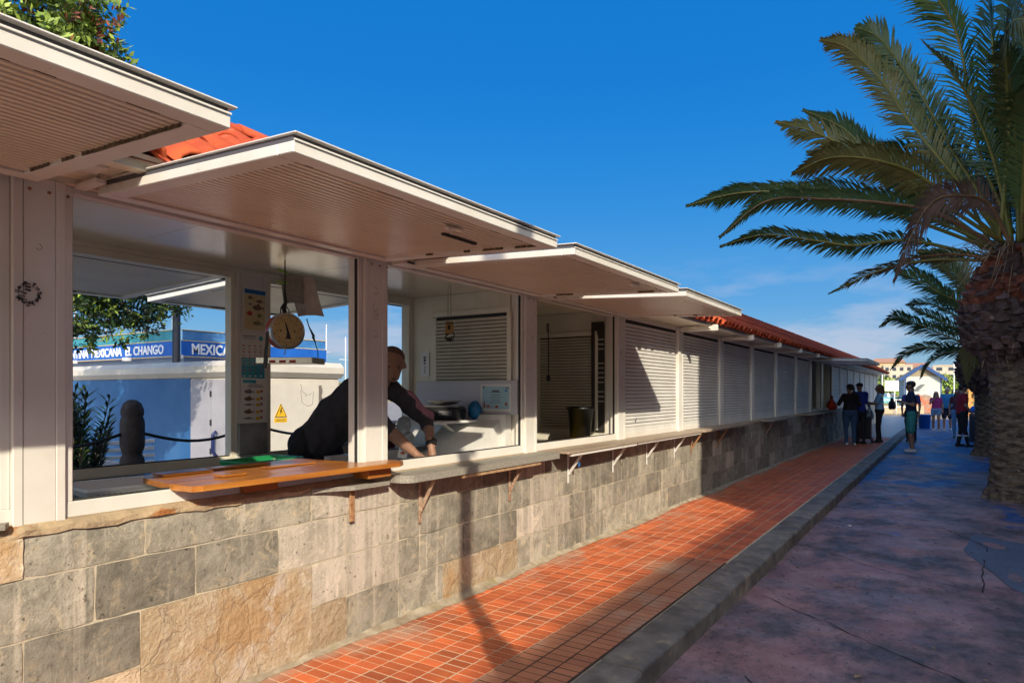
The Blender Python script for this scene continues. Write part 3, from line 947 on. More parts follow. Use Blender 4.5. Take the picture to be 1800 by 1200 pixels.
def shutter(x0, x1, y=2.93, z0=.985, z1=2.205, h=.0405, individual=True):
    b = MB(); W = x1-x0
    b.box(x0, x1, y+.004, y+.012, z0, z1, 1)
    b.cbox(x0, x1, y-.010, y+.003, z0, z0+.05, .003, 0)
    o = bpart(b, 'roller_shutter', [SLAT, DARKGAP])
    m = slat_mesh(W, h, SLAT)
    n = int((z1-z0-.05)/h)
    if individual:
        for k in range(n): link('slat', m, o, (x0, y+random.uniform(-.0008, .0008), z0+.052+k*h))
    else:
        a = MB()
        for k in range(n):
            a.add([(v.co.x+x0, v.co.y+y, v.co.z+z0+.052+k*h) for v in m.vertices], [tuple(p.vertices) for p in m.polygons], 0, True)
        tag(a.build('slat_rows', SLAT, o), kind='stuff')
    return o
for i in range(len(PX)-1):
    x0, x1 = PX[i]+PW, PX[i+1]
    frame(x0, x1)
    if i in (5, 6, 7, 8, 9, 10): shutter(x0+.034, x1-.034, individual=(i <= 9))
for k, x in enumerate(np.arange(23.2, XEND-2, 1.8)):
    x = float(x); frame(x+PW, x+1.8)
    if x > 23: shutter(x+PW+.034, x+1.766, individual=False)
frame(PX[-1]+PW, 23.2); shutter(PX[-1]+PW+.034, 23.166, individual=False)
# scratches and small notice on the shutters
b = MB(); b.poly([(6.93,2.918,1.10),(6.99,2.918,1.14),(7.0,2.918,1.145),(6.985,2.918,1.12),(6.95,2.918,1.08)]); bpart(b, 'scuff_mark', INK)
b = MB()
for k in range(3): b.box(14.75, 15.1-.1*(k == 1), 2.916, 2.918, 1.83-.055*k, 1.855-.055*k)
bpart(b, 'worn_notice', WHITE)

# rear side of the building
rw_ = MB(); rw_.box(-4, XEND, 4.10, 4.24, 0, .925); rw_.box(XEND-.12, XEND, 3.05, 4.10, -.1, 2.27); bpart(rw_, 'rear_wall', mat('inner_grey_render', (.16,.15,.14), .6, col2=(.10,.1,.1), scale=3))
for x in (-.76, 1.03, 2.81, 4.60, 6.42): post(x, False, 4.10, .92, 2.27, .25)
rh = MB(); rh.cbox(-4, XEND, 4.095, 4.235, 2.245, 2.42, .004); bpart(rh, 'rear_header', ALU2)
def rframe(x0, x1):
    b = MB()
    b.cbox(x0, x1, 4.10, 4.16, .925, .985, .003); b.cbox(x0+.001, x0+.035, 4.10, 4.16, .985, 2.245, .003); b.cbox(x1-.035, x1-.001, 4.10, 4.16, .985, 2.245, .003)
    b.cbox(x0+.035, x1-.035, 4.10, 4.16, 2.20, 2.244, .003)
    b.box(x0+.035, x1-.035, 4.115, 4.13, .985, .992, 1); b.box(x0+.035, x0+.04, 4.112, 4.13, .985, 2.2, 1)
    return bpart(b, 'window_frame', [ALU2, DARKGAP])
for a, b_ in ((-.51, 1.03), (1.28, 2.81), (3.06, 4.60)): rframe(a, b_)
b = MB(); b.box(4.85, XEND, 4.10, 4.13, .925, 2.25); bpart(b, 'rear_panel', ALU2)
# aluminium foot of the poster post
b = MB(); b.cbox(2.82, 3.05, 4.075, 4.095, .99, 1.205, .004); bpart(b, 'post_panel', mat('hazy_metal', (.42,.44,.40), .3, metal=.5, col2=(.25,.26,.24), scale=8))

# cross partitions between stalls
def partition(X, shut=(3.0, 3.82, 1.52, 2.11), full=True):
    b = MB()
    ya, yb, za, zb = shut
    b.box(X, X+.03, 3.045, ya, .3, 2.27); b.box(X, X+.03, yb, 4.095, .3, 2.27)
    b.box(X, X+.03, ya, yb, zb, 2.27); b.box(X, X+.03, ya, yb, .3, za)
    b.cbox(X-.025, X, ya-.03, yb+.03, zb, zb+.045, .003); b.cbox(X-.025, X, ya-.04, ya, za, zb, .003)
    o = bpart(b, 'partition', ALU2)
    n = int((zb-za)/.031)
    m = slat_mesh(yb-ya, .031, SLAT_IN, True)
    bk = MB(); bk.box(X+.012, X+.018, ya, yb, za, zb); bk.build('slat_backing', DARKGAP, o)
    for k in range(n):
        s_ = link('slat', m, o, (X+.004, yb, za+k*.031), (0, 0, R(-90)))
    return o
P4 = partition(4.62, (3.06, 3.83, 1.50, 2.08))
b = MB(); b.cbox(4.585, 4.604, 2.95, 4.03, 1.235, 1.515, .003); b.build('splash_panel', mat('lilac_panel', (.56,.53,.55), .35), P4)
P6 = partition(6.44, (3.16, 3.84, 1.02, 2.02))
for X in (8.3, 10.2, 12.1, 14.0, 16.0, 17.85, 21.4): 
    b = MB(); b.box(X+.1, X+.13, 3.045, 4.095, .3, 2.27); bpart(b, 'partition', ALU2)
# flat dark panel painted as doorway shade beside the third stall's inner shutter
b = MB(); b.box(6.425, 6.437, 2.975+.07, 3.15, 1.0, 2.13); b.cbox(6.395, 6.424, 3.15, 3.185, 1.0, 2.16, .003); b.cbox(6.395, 6.424, 3.045, 3.15, 2.13, 2.16, .003); bpart(b, 'doorway_shade_panel', [mat('doorway_shade_dark', (.035,.03,.025), .5)])
b = MB()
for k in range(14):
    if k in (3, 9, 10): continue
    b.box(6.418, 6.4245, 3.05, 3.13, 1.32+.05*k, 1.328+.05*k)
bpart(b, 'light_slit_rows', mat('pale_slits', (.7,.68,.6), .5))

# work counters inside
WT = MB()
WT.box(1.30, 3.0, 3.76, 3.80, .3, .93); WT.box(1.30, 2.99, 3.02, 3.755, .90, .926)
WT.cbox(1.30, 3.0, 3.755, 3.82, .9305, .955, .004); WT.cbox(1.30, 3.18, 2.98, 3.018, .90, .945, .004)
bpart(WT, 'work_counter', STEEL_D)
b = MB(); b.cbox(-.5, 1.0, 2.99, 3.55, .90, .93, .004); b.cbox(4.9, 6.38, 2.99, 3.5, .90, .93, .004); bpart(b, 'work_counter', STEEL)
# white moulded sink of the second stall
sk = MB()
sk.box(3.2, 4.58, 3.02, 3.06, .84, .955); sk.box(3.2, 4.58, 3.60, 3.66, .84, .975); sk.box(3.2, 4.58, 3.06, 3.60, .82, .86)
sk.box(4.52, 4.60, 3.02, 4.05, .6, 1.235)
sk.add([(3.95,3.07,.863),(4.517,3.07,.863),(4.517,3.07,1.19),(3.95,3.59,.863),(4.517,3.59,.863),(4.517,3.59,1.19)], [(0,2,1),(3,4,5),(0,3,5,2)])
bpart(sk, 'fish_sink', mat('white_grp', (.74,.73,.69), .3, col2=(.62,.6,.55), scale=4))
b = MB(); b.cbox(3.92, 4.50, 3.50, 3.60, .978, .992, .003); b.cbox(3.60, 4.5, 3.61, 3.65, .9755, .985, .003); bpart(b, 'sink_rail', STEEL_D)

# counter ledges outside with brackets
STONE = mat('speckled_terrazzo_ledge', (.36,.33,.27), .6, col2=(.24,.22,.18), scale=90, lo=.4, hi=.6, bump=.001, bscale=150)
LAM = mat('tan_laminate_ledge', (.42,.33,.24), .5, col2=(.34,.26,.18), scale=4)
WOODR = mat('weathered_batten', (.50,.32,.17), .8, col2=(.32,.19,.10), scale=20)
def bracket(x, y_out, zt, m, host):
    b = MB(); 
    b.cbox(x-.012, x+.012, 2.862, 2.872, zt-.30, zt, .002); b.cbox(x-.012, x+.012, y_out, 2.865, zt-.012, zt-.001, .002)
    b.obox((x, 2.862, zt-.22), (x, y_out+.03, zt-.012), .022, .010, (1,0,0))
    return b.build('bracket', m, host)
def ledge(x0, x1, dep, zt, th, m, round_=.10, brackets=(), bm=None, batten=None):
    b = MB(); yo = 2.905-dep
    pts = []
    for (cx, cy, a0) in ((x0+round_, yo+round_, 180), (x1-round_, yo+round_, 270)):
        for k in range(6):
            a = R(a0+90*k/5); pts.append((cx+round_*math.cos(a), cy+round_*math.sin(a), zt-th))
    pts += [(x1, 2.905, zt-th), (x0, 2.905, zt-th)]
    b.poly(pts, th, (0,0,1))
    o = bpart(b, 'counter_ledge', m)
    for x in brackets: bracket(x, yo+.03, zt-th, bm, o)
    if batten:
        c = MB(); c.cbox(batten[0], batten[1], yo+.012, yo+.045, zt-th-.028, zt-th-.001, .002); c.build('batten', WOODR if bm is not WBR else ALU, o)
    return o
WBR = mat('white_enamel_bracket', (.74,.73,.70), .4, col2=(.6,.57,.5), scale=30)
RBR = mat('peeling_bracket', (.55,.42,.30), .7, col2=(.25,.12,.06), scale=40)
ledge(2.98, 4.90, .215, .922, .045, STONE, .09, (3.30, 4.35), RBR, (3.55, 4.55))
ledge(4.92, 8.55, .25, .925, .018, LAM, .02, (5.30, 6.25, 7.15, 8.05), WBR, (5.0, 6.4))
c = MB(); c.cbox(6.45, 8.5, 2.67, 2.70, .884, .906, .002); bpart(c, 'ledge_trim', ALU)
ledge(8.58, 11.3, .24, .93, .03, LAM, .12, (8.7, 9.9), RUST)
ledge(12.6, 15.0, .22, .92, .03, STONE, .12, (13.0,), RBR)
ledge(16.6, 22.4, .26, .925, .035, STONE, .12, (17.2,), RBR)
b = MB()   # thin sticker on the first bracket
b.box(5.285, 5.316, 2.755, 2.757, .762, .80); bpart(b, 'blue_sticker', mat('blue_sticker_ink', (.03,.16,.45), .4))
# broken ledge stub and rusty strap left of it
b = MB(); b.poly([(2.42,2.86,.878),(2.55,2.83,.876),(2.66,2.79,.872),(2.95,2.80,.868),(2.96,2.88,.868),(2.42,2.88,.878)], .024, (0,0,1)); stub = bpart(b, 'broken_ledge_stub', STONE)
b = MB(); b.cbox(2.68, 2.715, 2.846, 2.858, .685, .868, .002); 
for z in (.71, .82): b.ell((2.697, 2.846, z), (.006, .004, .006), 8, 4)
b.build('rusty_strap', RUST, stub)
b = MB(); b.poly([(.93,2.84,.925),(1.02,2.84,.925),(1.05,2.89,.925),(.93,2.89,.925)], .02, (0,0,1)); bpart(b, 'broken_ledge_stub', STONE)
# ------------------------------------------------------------------ things on and in the stalls
VARN = mat('varnished_pine', (.50,.20,.035), .30, rand=.14, col2=(.34,.11,.02), scale=2.2, stretch=(.8, 9, 9), detail=8, lo=.35, hi=.65, coat=.15)
t = empty('serving_board', (2.38, 3.06, .985), 0, 'varnished orange wooden board jutting over the wall ledge of the first stall', 'board')
b = MB()
out = [(-.72,-.28),(-.66,-.32),(.52,-.36),(.60,-.33),(.62,-.19),(.40,-.165),(.40,.33),(-.52,.33),(-.62,.22)]
for pts in ([(-.70,-.30),(-.66,-.32),(.55,-.36),(.61,-.33),(.62,-.195),(.42,-.19),(-.71,-.17)], [(-.71,-.164),(.40,-.184),(.40,-.02),(-.69,-.01)],
            [(-.69,-.004),(.40,-.014),(.40,.155),(-.66,.165)], [(-.66,.171),(.40,.161),(.40,.33),(-.52,.33),(-.60,.26)]):
    b = MB(); b.poly([(x,y,random.uniform(-.0015,.0015)) for x,y in pts], .026, (0,0,1)); b.build('plank', VARN, t)
b = MB(); b.cbox(-.36,-.16,-.18,.30,-.058,-.001,.003); b.build('batten', VARN, t)
b = MB(); b.cbox(.36,.54,-.30,-.17,-.058,-.001,.003); b.build('batten', VARN, t)
for q in ((-.60,-.34,.10,.20,.0285,.040), (-.30,.05,.16,.24,.0285,.038), (-.46,-.33,-.16,-.08,.0285,.040), (-.10,.22,-.02,.04,.0285,.036)):
    b = MB(); b.cbox(*q, .002); b.build('offcut', VARN, t)

WP = mat('white_plastic', (.74,.74,.72), .35)
def basket(name, loc, w, d, h, m, label, rz=0, slots=True):
    t = empty(name, loc, rz, label, 'basket')
    b = MB()
    n = 10; vs = []
    def ring(a, c_, z):
        out = []
        for (cx, cy, a0) in ((a-.03, c_-.03, 0), (-a+.03, c_-.03, 90), (-a+.03, -c_+.03, 180), (a-.03, -c_+.03, 270)):
            for k in range(4):
                q = R(a0+30*k); out.append((cx+.03*math.cos(q), cy+.03*math.sin(q), z))
        return out
    rs = [ring(w/2-.02, d/2-.02, .0), ring(w/2-.005, d/2-.005, h), ring(w/2+.008, d/2+.008, h), ring(w/2+.008, d/2+.008, h-.012), ring(w/2-.018, d/2-.018, .004)]
    order = [0, 3, 2, 1, 4]
    vs = [p for k in order for p in rs[k]]
    N = 16
    fs = [(i*N+k, i*N+(k+1) % N, (i+1)*N+(k+1) % N, (i+1)*N+k) for i in range(4) for k in range(N)]
    fs.append(tuple(range(4*N, 5*N))); fs.append(tuple(range(N-1, -1, -1)))
    b.add(vs, fs)
    b.build('tray', m, t)
    if slots:
        c = MB()
        for k in range(18):
            x = -w/2+.05+k*(w-.1)/17
            c.box(x-.0025, x+.0025, -d/2-.0085+.012, -d/2+.006, .018, h-.016); c.box(x-.0025, x+.0025, d/2-.007, d/2-.004, .018, h-.006)
        c.build('slot_rows', DARKGAP, t)
    return t
basket('shallow_basket', (1.76, 3.42, .928), .50, .36, .05, WP, 'shallow white plastic basket lying on the dark worktop of the first stall', R(-8))
basket('fish_basket', (2.62, 3.55, .9285), .42, .26, .085, mat('green_plastic', (.02,.30,.10), .35), 'green plastic basket behind the varnished board, under the fish posters', R(4))
t = empty('blue_tray', (2.15, 3.62, .928), R(-10), 'small blue plastic tray beside the white basket', 'tray')
b = MB(); b.cbox(-.16,.16,-.10,.10,0,.012,.005); b.cbox(-.17,-.155,-.11,.11,.0,.04,.004); b.cbox(.155,.17,-.11,.11,0,.04,.004); b.cbox(-.155,.155,-.11,-.10,0,.04,.004); b.cbox(-.155,.155,.10,.11,0,.04,.004)
b.build('tray_body', mat('blue_plastic', (.02,.12,.45), .35), t)

# posters on the rear post
def poster(name, w, h, loc, rot, label, base, draw):
    t = empty(name, loc, 0, label, 'poster'); t.rotation_euler = rot
    b = MB(); b.box(0, w, -.0015, 0, 0, h)
    b.build('sheet', base, t)
    draw(t, w, h)
    return t
def fish_poly(cx, cz, L, hgt, y=-.0022, flip=1):
    P = []
    for k in range(11):
        u = k/10; x = cx + flip*(u-.5)*L*.8; z = hgt/2*math.sin(math.pi*min(1, u*1.05))**.7*(1-.35*u)
        P.append((x, z))
    up = [(x, y, cz+z) for x, z in P]; dn = [(x, y, cz-z) for x, z in reversed(P)]
    tail = [(cx+flip*L*.36, y, cz), (cx+flip*L*.5, y, cz+hgt*.45), (cx+flip*L*.45, y, cz), (cx+flip*L*.5, y, cz-hgt*.45)]
    return up+dn, tail
def fishes(t, lst, name='printed_fish'):
    for (cx, cz, L, hh, m, fl) in lst:
        b = MB(); a, tl = fish_poly(cx, cz, L, hh, flip=fl)
        b.poly(a); b.poly(tl)
        fin = [(cx-L*.1, -.0022, cz+hh*.38), (cx+L*.12*fl, -.0022, cz+hh*.75), (cx+L*.15*fl, -.0022, cz+hh*.3)]
        b.poly(fin)
        b.build(name, m, t)
def strips(t, lst, name, m, y=-.0023):
    b = MB()
    for (x0, x1, z0, z1) in lst: b.box(x0, x1, y-.0004, y, z0, z1)
    b.build(name, m, t)
FB = mat('print_brown', (.12,.07,.045), .6, col2=(.25,.16,.09), scale=90); FR = mat('print_red', (.45,.06,.04), .6); FO = mat('print_olive', (.20,.18,.09), .6)
FG = mat('print_grey', (.10,.11,.12), .6, col2=(.3,.3,.3), scale=120); BLU = mat('print_blue', (.01,.15,.42), .5); YEL = mat('print_yellow', (.70,.42,.02), .5)
TEAL = mat('print_teal', (.02,.28,.42), .5, col2=(.10,.45,.5), scale=6); SAND = mat('print_sand', (.62,.50,.26), .6, col2=(.7,.6,.38), scale=9)
GREY = mat('print_ink', (.12,.12,.13), .6)
def draw1(t, w, h):
    strips(t, [(.012, w-.012, .012, h-.045)], 'sand_field', SAND, -.0017); strips(t, [(.012, w-.012, h-.042, h-.012)], 'title_band', BLU, -.0017)
    fishes(t, [(.06,.235,.05,.03,FO,1),(.135,.215,.08,.022,FB,1),(.12,.17,.11,.045,FB,1),(.055,.125,.06,.042,FR,-1),(.135,.115,.05,.032,FO,1),(.12,.06,.10,.032,FO,1),(.06,.19,.04,.02,FG,-1)])
def draw2(t, w, h):
    strips(t, [(.010, w-.010, .012, .105)], 'sea_deep', TEAL, -.0017); strips(t, [(.010, w-.010, .105, .16)], 'sea_light', mat('print_pale_teal', (.2,.5,.58), .6), -.0017)
    strips(t, [(.02, .13, h-.03, h-.024), (.03, .12, h-.045, h-.041)], 'title_lines', GREY)
    L = []
    for c_ in range(4):
        for r_ in range(6):
            L.append((.03+c_*.045, .03+r_*.042, .026, .011, (PAPER if r_ == 0 else FR if (r_+c_) % 3 else FO), 1))
    fishes(t, L)
    strips(t, [(.02+c_*.045, .045+c_*.045, .048+r_*.042, .051+r_*.042) for c_ in range(4) for r_ in range(5)], 'caption_lines', GREY)
    b = MB(); b.poly([(w-.035+.018*math.cos(k), -.0023, h-.04+.018*math.sin(k)) for k in np.linspace(0, 6.28, 14)[:-1]]); b.build('round_logo', TEAL, t)
def draw3(t, w, h):
    strips(t, [(.015, .12, h-.035, h-.012)], 'title_band', TEAL); strips(t, [(.06, .17, h-.05, h-.045), (.05, .18, h-.062, h-.057)], 'title_lines', GREY)
    zz = [h-.095, h-.145, h-.185, h-.235, h-.28]
    fishes(t, [(.065, z, .095, (.034 if k in (0,1,3) else .016), (FG if k % 2 == 0 else FB), 1) for k, z in enumerate(zz)])
    strips(t, [(.125, .155, z-.010, z+.010) for z in zz], 'price_boxes', YEL)
    b = MB()
    for z in zz: b.poly([(.168+.010*math.cos(k), -.0024, z+.006+.010*math.sin(k)) for k in np.linspace(0, 6.28, 11)[:-1]])
    b.build('red_badges', FR, t)
    strips(t, [(.04, .14, .028, .031), (.05, .13, .038, .041), (.04, .14, .019, .021)], 'caption_lines', GREY)
poster('fish_poster', .195, .305, (2.855, 4.092, 1.845), (0, R(1), 0), 'topmost sand-coloured fish poster with blue heading on the rear post', PAPER, draw1)
poster('fish_poster', .205, .335, (2.84, 4.0915, 1.50), (0, R(-1.2), 0), 'middle poster with teal sea and rows of small fish on the rear post', PAPER, draw2)
poster('fish_poster', .215, .36, (2.835, 4.0905, 1.16), (0, R(1.5), 0), 'lowest white poster of grey fish with yellow price boxes on the rear post', PAPER, draw3)
def draw4(t, w, h):
    strips(t, [(.02, w-.02, .02, h-.02)], 'pale_blue_field', mat('print_pale_blue', (.34,.52,.58), .5), -.0017)
    strips(t, [(.10+.01*(k % 2), w-.10-.01*(k % 2), .07+.021*k, .075+.021*k) for k in range(5)] + [(.12, .19, h-.065, h-.05)], 'text_lines', GREY)
    fishes(t, [(.08,.04,.05,.02,FR,1),(.165,.038,.045,.026,FR,-1),(.035,.20,.03,.02,GREY,1),(w-.05,.17,.035,.02,BLU,1),(w-.04,.19,.05,.012,FB,1)])
    b = MB(); b.poly([(.03,-.0023,.03),(.05,-.0023,.03),(.043,-.0023,.085),(.037,-.0023,.085)]); b.poly([(w-.065,-.0023,.05),(w-.035,-.0023,.05),(w-.05,-.0023,.085)]); b.build('printed_lighthouse', FR, t)
poster('notice', .31, .225, (4.583, 3.315, 1.262), (0, 0, R(-90)), 'pale blue illustrated notice on the splash panel behind the white sink', PAPER, draw4)
def draw5(t, w, h):
    fishes(t, [(.05, .17, .05, .018, BLACK, 1), (.05, .145, .04, .03, BLACK, 1), (.05, .118, .03, .02, BLACK, -1)], 'fish_silhouette')
    strips(t, [(.042, .062, .03+.014*k, .036+.014*k) for k in range(5)], 'dash_marks', GREY)
poster('sticker_strip', .10, .22, (4.611, 4.00, 1.56), (0, 0, R(-90)), 'narrow white strip of black fish silhouettes beside the inner shutter', WHITE, draw5)

# hanging dial scale with its pan
RED_E = mat('red_enamel', (.50,.07,.03), .35); CREAM = mat('aged_dial', (.66,.50,.22), .5, col2=(.55,.40,.16), scale=12); CHROME = mat('dull_chrome', (.6,.58,.52), .25, metal=.8)
t = empty('hanging_scale', (2.81, 3.56, 1.81), R(YAW-90+44), 'round dial scale with cream face and red case hanging over the first stall', 'scale')
b = MB()
def disc(bx, r, y0, y1, n=36, mi=0):
    v0 = [(r*math.cos(2*math.pi*k/n), y0, r*math.sin(2*math.pi*k/n)) for k in range(n)]; v1 = [(p[0], y1, p[2]) for p in v0]
    bx.add(v0+v1, [tuple(range(n-1, -1, -1)), tuple(range(n, 2*n))] + [(k, (k+1) % n, n+(k+1) % n, n+k) for k in range(n)], mi, False)
disc(b, .112, .0, .075); b.build('case', RED_E, t)
b = MB()
n = 40
for (r0, r1, y0, y1) in ((.116,.116,.012,-.012),(.116,.104,-.012,-.016),(.104,.100,-.016,-.008)):
    vs = [(r0*math.cos(2*math.pi*k/n), y0, r0*math.sin(2*math.pi*k/n)) for k in range(n)] + [(r1*math.cos(2*math.pi*k/n), y1, r1*math.sin(2*math.pi*k/n)) for k in range(n)]
    b.add(vs, [(k, (k+1) % n, n+(k+1) % n, n+k) for k in range(n)], 0, True)
b.build('bezel', CHROME, t)
b = MB(); disc(b, .101, -.008, .0); b.build('dial', CREAM, t)
b = MB()
for k in range(40):
    a = 2*math.pi*k/40; r0 = .072 if k % 4 else .066
    d = Vector((math.cos(a), 0, math.sin(a))); nn = Vector((-d.z, 0, d.x))*(.0007 if k % 4 else .0016)
    b.add([d*r0-nn+Vector((0,-.0092,0)), d*.079-nn+Vector((0,-.0092,0)), d*.079+nn+Vector((0,-.0092,0)), d*r0+nn+Vector((0,-.0092,0))], [(0,1,2,3)])
for k in range(10):
    a = 2*math.pi*k/10 + .2; c_ = Vector((.089*math.cos(a), -.0092, .089*math.sin(a)))
    b.box(c_.x-.003, c_.x+.003, -.0094, -.009, c_.z-.004, c_.z+.004)
for sx in (-1, 1): b.poly([(sx*.048+.006*math.cos(q), -.0093, .006*math.sin(q)) for q in np.linspace(0, 6.28, 11)[:-1]])
b.build('graduation', BLACK, t)
b = MB(); b.add([(-.012,-.0115,-.042),(.020,-.0115,-.046),(.010,-.0115,-.01),(-.014,-.0115,.058),(-.020,-.0115,.056),(-.006,-.0115,-.01)], [(0,1,2,3,4,5)]); b.box(-.022,.028,-.012,-.0112,-.05,-.044); b.build('pointer', BLACK, t)
b = MB(); b.tube([(0, .03, .11), (-.008, .03, .15), (.006, .03, .19), (-.002, .03, .24), (0, .03, .34), (0, .03, .46)], [.012,.016,.010,.008,.004,.004], 8)
b.tube([(-.03,.03,.115),(-.028,.03,.15),(-.004,.03,.185)], .004, 6); b.tube([(.03,.03,.115),(.026,.03,.14),(.004,.03,.17)], .003, 6)
b.build('hanging_cord', RUBBER, t)
b = MB(); b.tube([(0,.03,-.11),(.002,.03,-.135),(-.006,.03,-.15),(-.010,.03,-.14)], .003, 6); b.build('hook', CHROME, t)
TWINE = mat('green_twine', (.01,.09,.07), .8)
t2 = empty('scale_pan', (2.83, 3.55, 1.60), R(YAW-90-4), 'shallow metal weighing pan hanging below the dial scale on cords', 'pan')
b = MB(); b.cbox(-.175,.18,-.11,.11,0,.006,.002); b.cbox(-.178,.183,-.115,-.108,0,.038,.002); b.cbox(-.178,.183,.108,.115,0,.038,.002); b.cbox(-.180,-.173,-.11,.11,0,.038,.002); b.cbox(.178,.186,-.11,.11,0,.038,.002)
b.build('pan_body', CHROME, t2)
b = MB()
for x in (-.07,-.005,.06): b.box(x-.022, x+.02, -.1165, -.1155, .004, .020)
b.build('red_edge_mark', FR, t2)  # red marks along the pan's front edge
b = MB()
b.tube([(.18,.0,.03),(.178,0,.08),(.16,.0,.14),(.148,0,.17),(.15,0,.18),(.12,0,.24),(.105,0,.29)], [.003,.003,.004,.010,.010,.004,.004], 6)
b.build('pan_cord', TWINE, t2); b = MB(); b.tube([(-.175,.0,.03),(-.172,0,.10),(-.13,0,.20),(-.11,0,.26)], .0035, 6)
b.build('pan_cord', TWINE, t2)
b = MB(); b.poly([(-.13,-.118,-.03),(-.105,-.118,-.03),(-.09,-.118,.20),(-.108,-.118,.20)], .003, (0,-1,0)); b.build('hanging_strap', BLACK, t2)
# papers clipped beside the scale
t = empty('hanging_papers', (2.93, 3.62, 2.22), R(YAW-90+6), 'curling receipts and papers clipped to the ceiling above the dial scale', 'papers')
def sheet(x0, x1, z0, z1, y, m, name, skew=0, curl=.02):
    b = MB(); n = 6; vs = []
    for j in range(n+1):
        v = j/n; z = z1+(z0-z1)*v
        for i in range(4):
            u = i/3; vs.append((x0+(x1-x0)*u+skew*v, y-curl*math.sin(v*3)*(.3+u), z+.01*math.sin(u*3)))
    b.add(vs, [(j*4+i, (j+1)*4+i, (j+1)*4+i+1, j*4+i+1) for j in range(n) for i in range(3)], 0, True)
    return b.build(name, m, t)
PA2 = mat('greyed_paper', (.52,.46,.40), .8, col2=(.40,.36,.31), scale=20)
sheet(-.10,.03,-.22,-.03,0,mat('brown_paper', (.30,.27,.20), .8, col2=(.22,.2,.16), scale=30),'receipt',.02)
sheet(-.06,.11,-.30,-.04,.012,PA2,'receipt',.07)
b = MB(); b.poly([(-.12,-.01,.0),(-.05,-.01,-.025),(-.045,-.01,-.012),(-.11,-.01,.012)], .006, (0,-1,0)); b.poly([(-.12,-.01,-.085),(-.05,-.01,-.09),(-.05,-.01,-.078),(-.12,-.01,-.07)], .006, (0,-1,0)); b.build('clip', mat('lime_plastic', (.25,.42,.05), .4), t)

# things over and on the sink
t = empty('hanging_card_reader', (4.146, 3.30, 1.93), R(YAW-90), 'yellow-brown device dangling on two cords in front of the inner shutter', 'device')
b = MB(); b.add([(-.034,-.012,-.05),(.034,-.012,-.05),(.030,-.012,.045),(-.028,-.012,.045),(-.034,.012,-.05),(.034,.012,-.05),(.030,.012,.045),(-.028,.012,.045)], [(0,1,2,3),(7,6,5,4),(0,4,5,1),(1,5,6,2),(2,6,7,3),(3,7,4,0)]); b.build('device_body', mat('ochre_plastic', (.36,.21,.05), .5), t)
b = MB(); b.cbox(-.012,.008,-.015,-.0125,-.02,.015,.001); b.cbox(-.03,.03,-.014,-.0125,.024,.034,.001)
b.tube([(.0,0,-.045),(-.03,-.01,-.075),(-.01,-.01,-.105),(.03,-.01,-.10),(.038,-.01,-.06),(.03,-.01,-.04)], .005, 6); b.tube([(-.02,0,-.05),(-.034,-.01,-.09),(.01,-.01,-.115),(.02,-.01,-.07)], .005, 6); b.cbox(-.022,.022,-.02,.004,-.11,-.085,.004); b.build('coiled_cable', RUBBER, t)
b = MB(); b.tube([(-.012,0,.04),(-.010,0,.36)], .0015, 5); b.tube([(.012,0,.04),(.010,0,.36)], .0015, 5); b.build('cord', RUBBER, t)
t = empty('hanging_cable', (5.35, 3.1, 1.55), 0, 'thin black cable with a small weight hanging in the third stall', 'cable')
b = MB(); b.tube([(0,0,.0),(.004,0,.18),(-.003,0,.36),(.0,0,.5)], .005, 6); b.tube([(0,0,-.07),(0,0,-.0)], .002, 5); b.cbox(-.014,.014,-.014,.014,-.03,.03,.005); b.tube([(-.004,0,.42),(-.03,0,.45),(-.02,0,.50)], .005, 6); b.build('cable_drop', RUBBER, t)

t = empty('counter_scale', (4.33, 3.52, 1.196), R(-62), 'black electronic counter scale with round steel dish on its shelf', 'scale')
b = MB(); b.cbox(-.17,.17,-.16,.16,.0,.10,.012); b.add([(-.16,-.165,.02),(.16,-.165,.02),(.16,-.155,.095),(-.16,-.155,.095)], [(0,1,2,3)]); b.build('scale_body', BLACK, t)
b = MB(); b.cbox(-.15,.16,-.14,.14,.102,.114,.003); b.build('platform', STEEL, t)
b = MB(); b.lathe([(.05,0),(.12,.012),(.155,.034),(.158,.038),(.15,.036),(.11,.018),(.0,.012)], 28, (0,0,.116)); b.build('dish', CHROME, t)
b = MB(); b.cbox(-.13,-.03,-.172,-.166,.035,.075,.002); b.cbox(.0,.11,-.172,-.166,.035,.075,.002); b.build('keypad', mat('grey_keys', (.12,.12,.12), .5), t)
b = MB(); b.cbox(-.14,-.07,-.176,-.170,-.0,.02,.002); b.build('green_display', mat('green_label', (.15,.5,.12), .5), t)
t = empty('scale_shelf', (4.20, 3.52, 1.172), 0, 'thin white shelf board carrying the black counter scale', 'shelf')
b = MB(); b.cbox(-.28,.40,-.24,.26,0,.02,.004); b.build('shelf_board', WHITE, t)
b = MB(); b.obox((.38,-.1,-.2),(.0,-.1,-.002),.02,.02); b.build('shelf_strut', ALU, t)
t = empty('plastic_bag', (4.52, 3.33, 1.25), 0, 'crumpled blue plastic bag behind the black counter scale', 'bag')
b = MB(); b.ell((0,0,.02), (.05,.06,.075), 14, 9)
b.v = [(p[0]+random.uniform(-.008,.008), p[1]+random.uniform(-.008,.008), p[2]+random.uniform(-.008,.008)) for p in b.v]; b.build('bag_body', mat('blue_film', (.01,.16,.38), .35), t)
t = empty('price_card', (3.55, 3.25, .93), R(YAW-90), 'small white card with orange and blue fish print stuck in the ice', 'card')
b = MB(); b.add([(-.035,0,.03),(.03,0,.02),(.045,0,.105),(-.02,0,.115)], [(0,1,2,3)]); b.build('card_sheet', PAPER, t)
fishes(t, [(.006,.06,.05,.022,mat('print_orange', (.55,.12,.02), .5),1),(.01,.085,.045,.014,BLU,-1)])
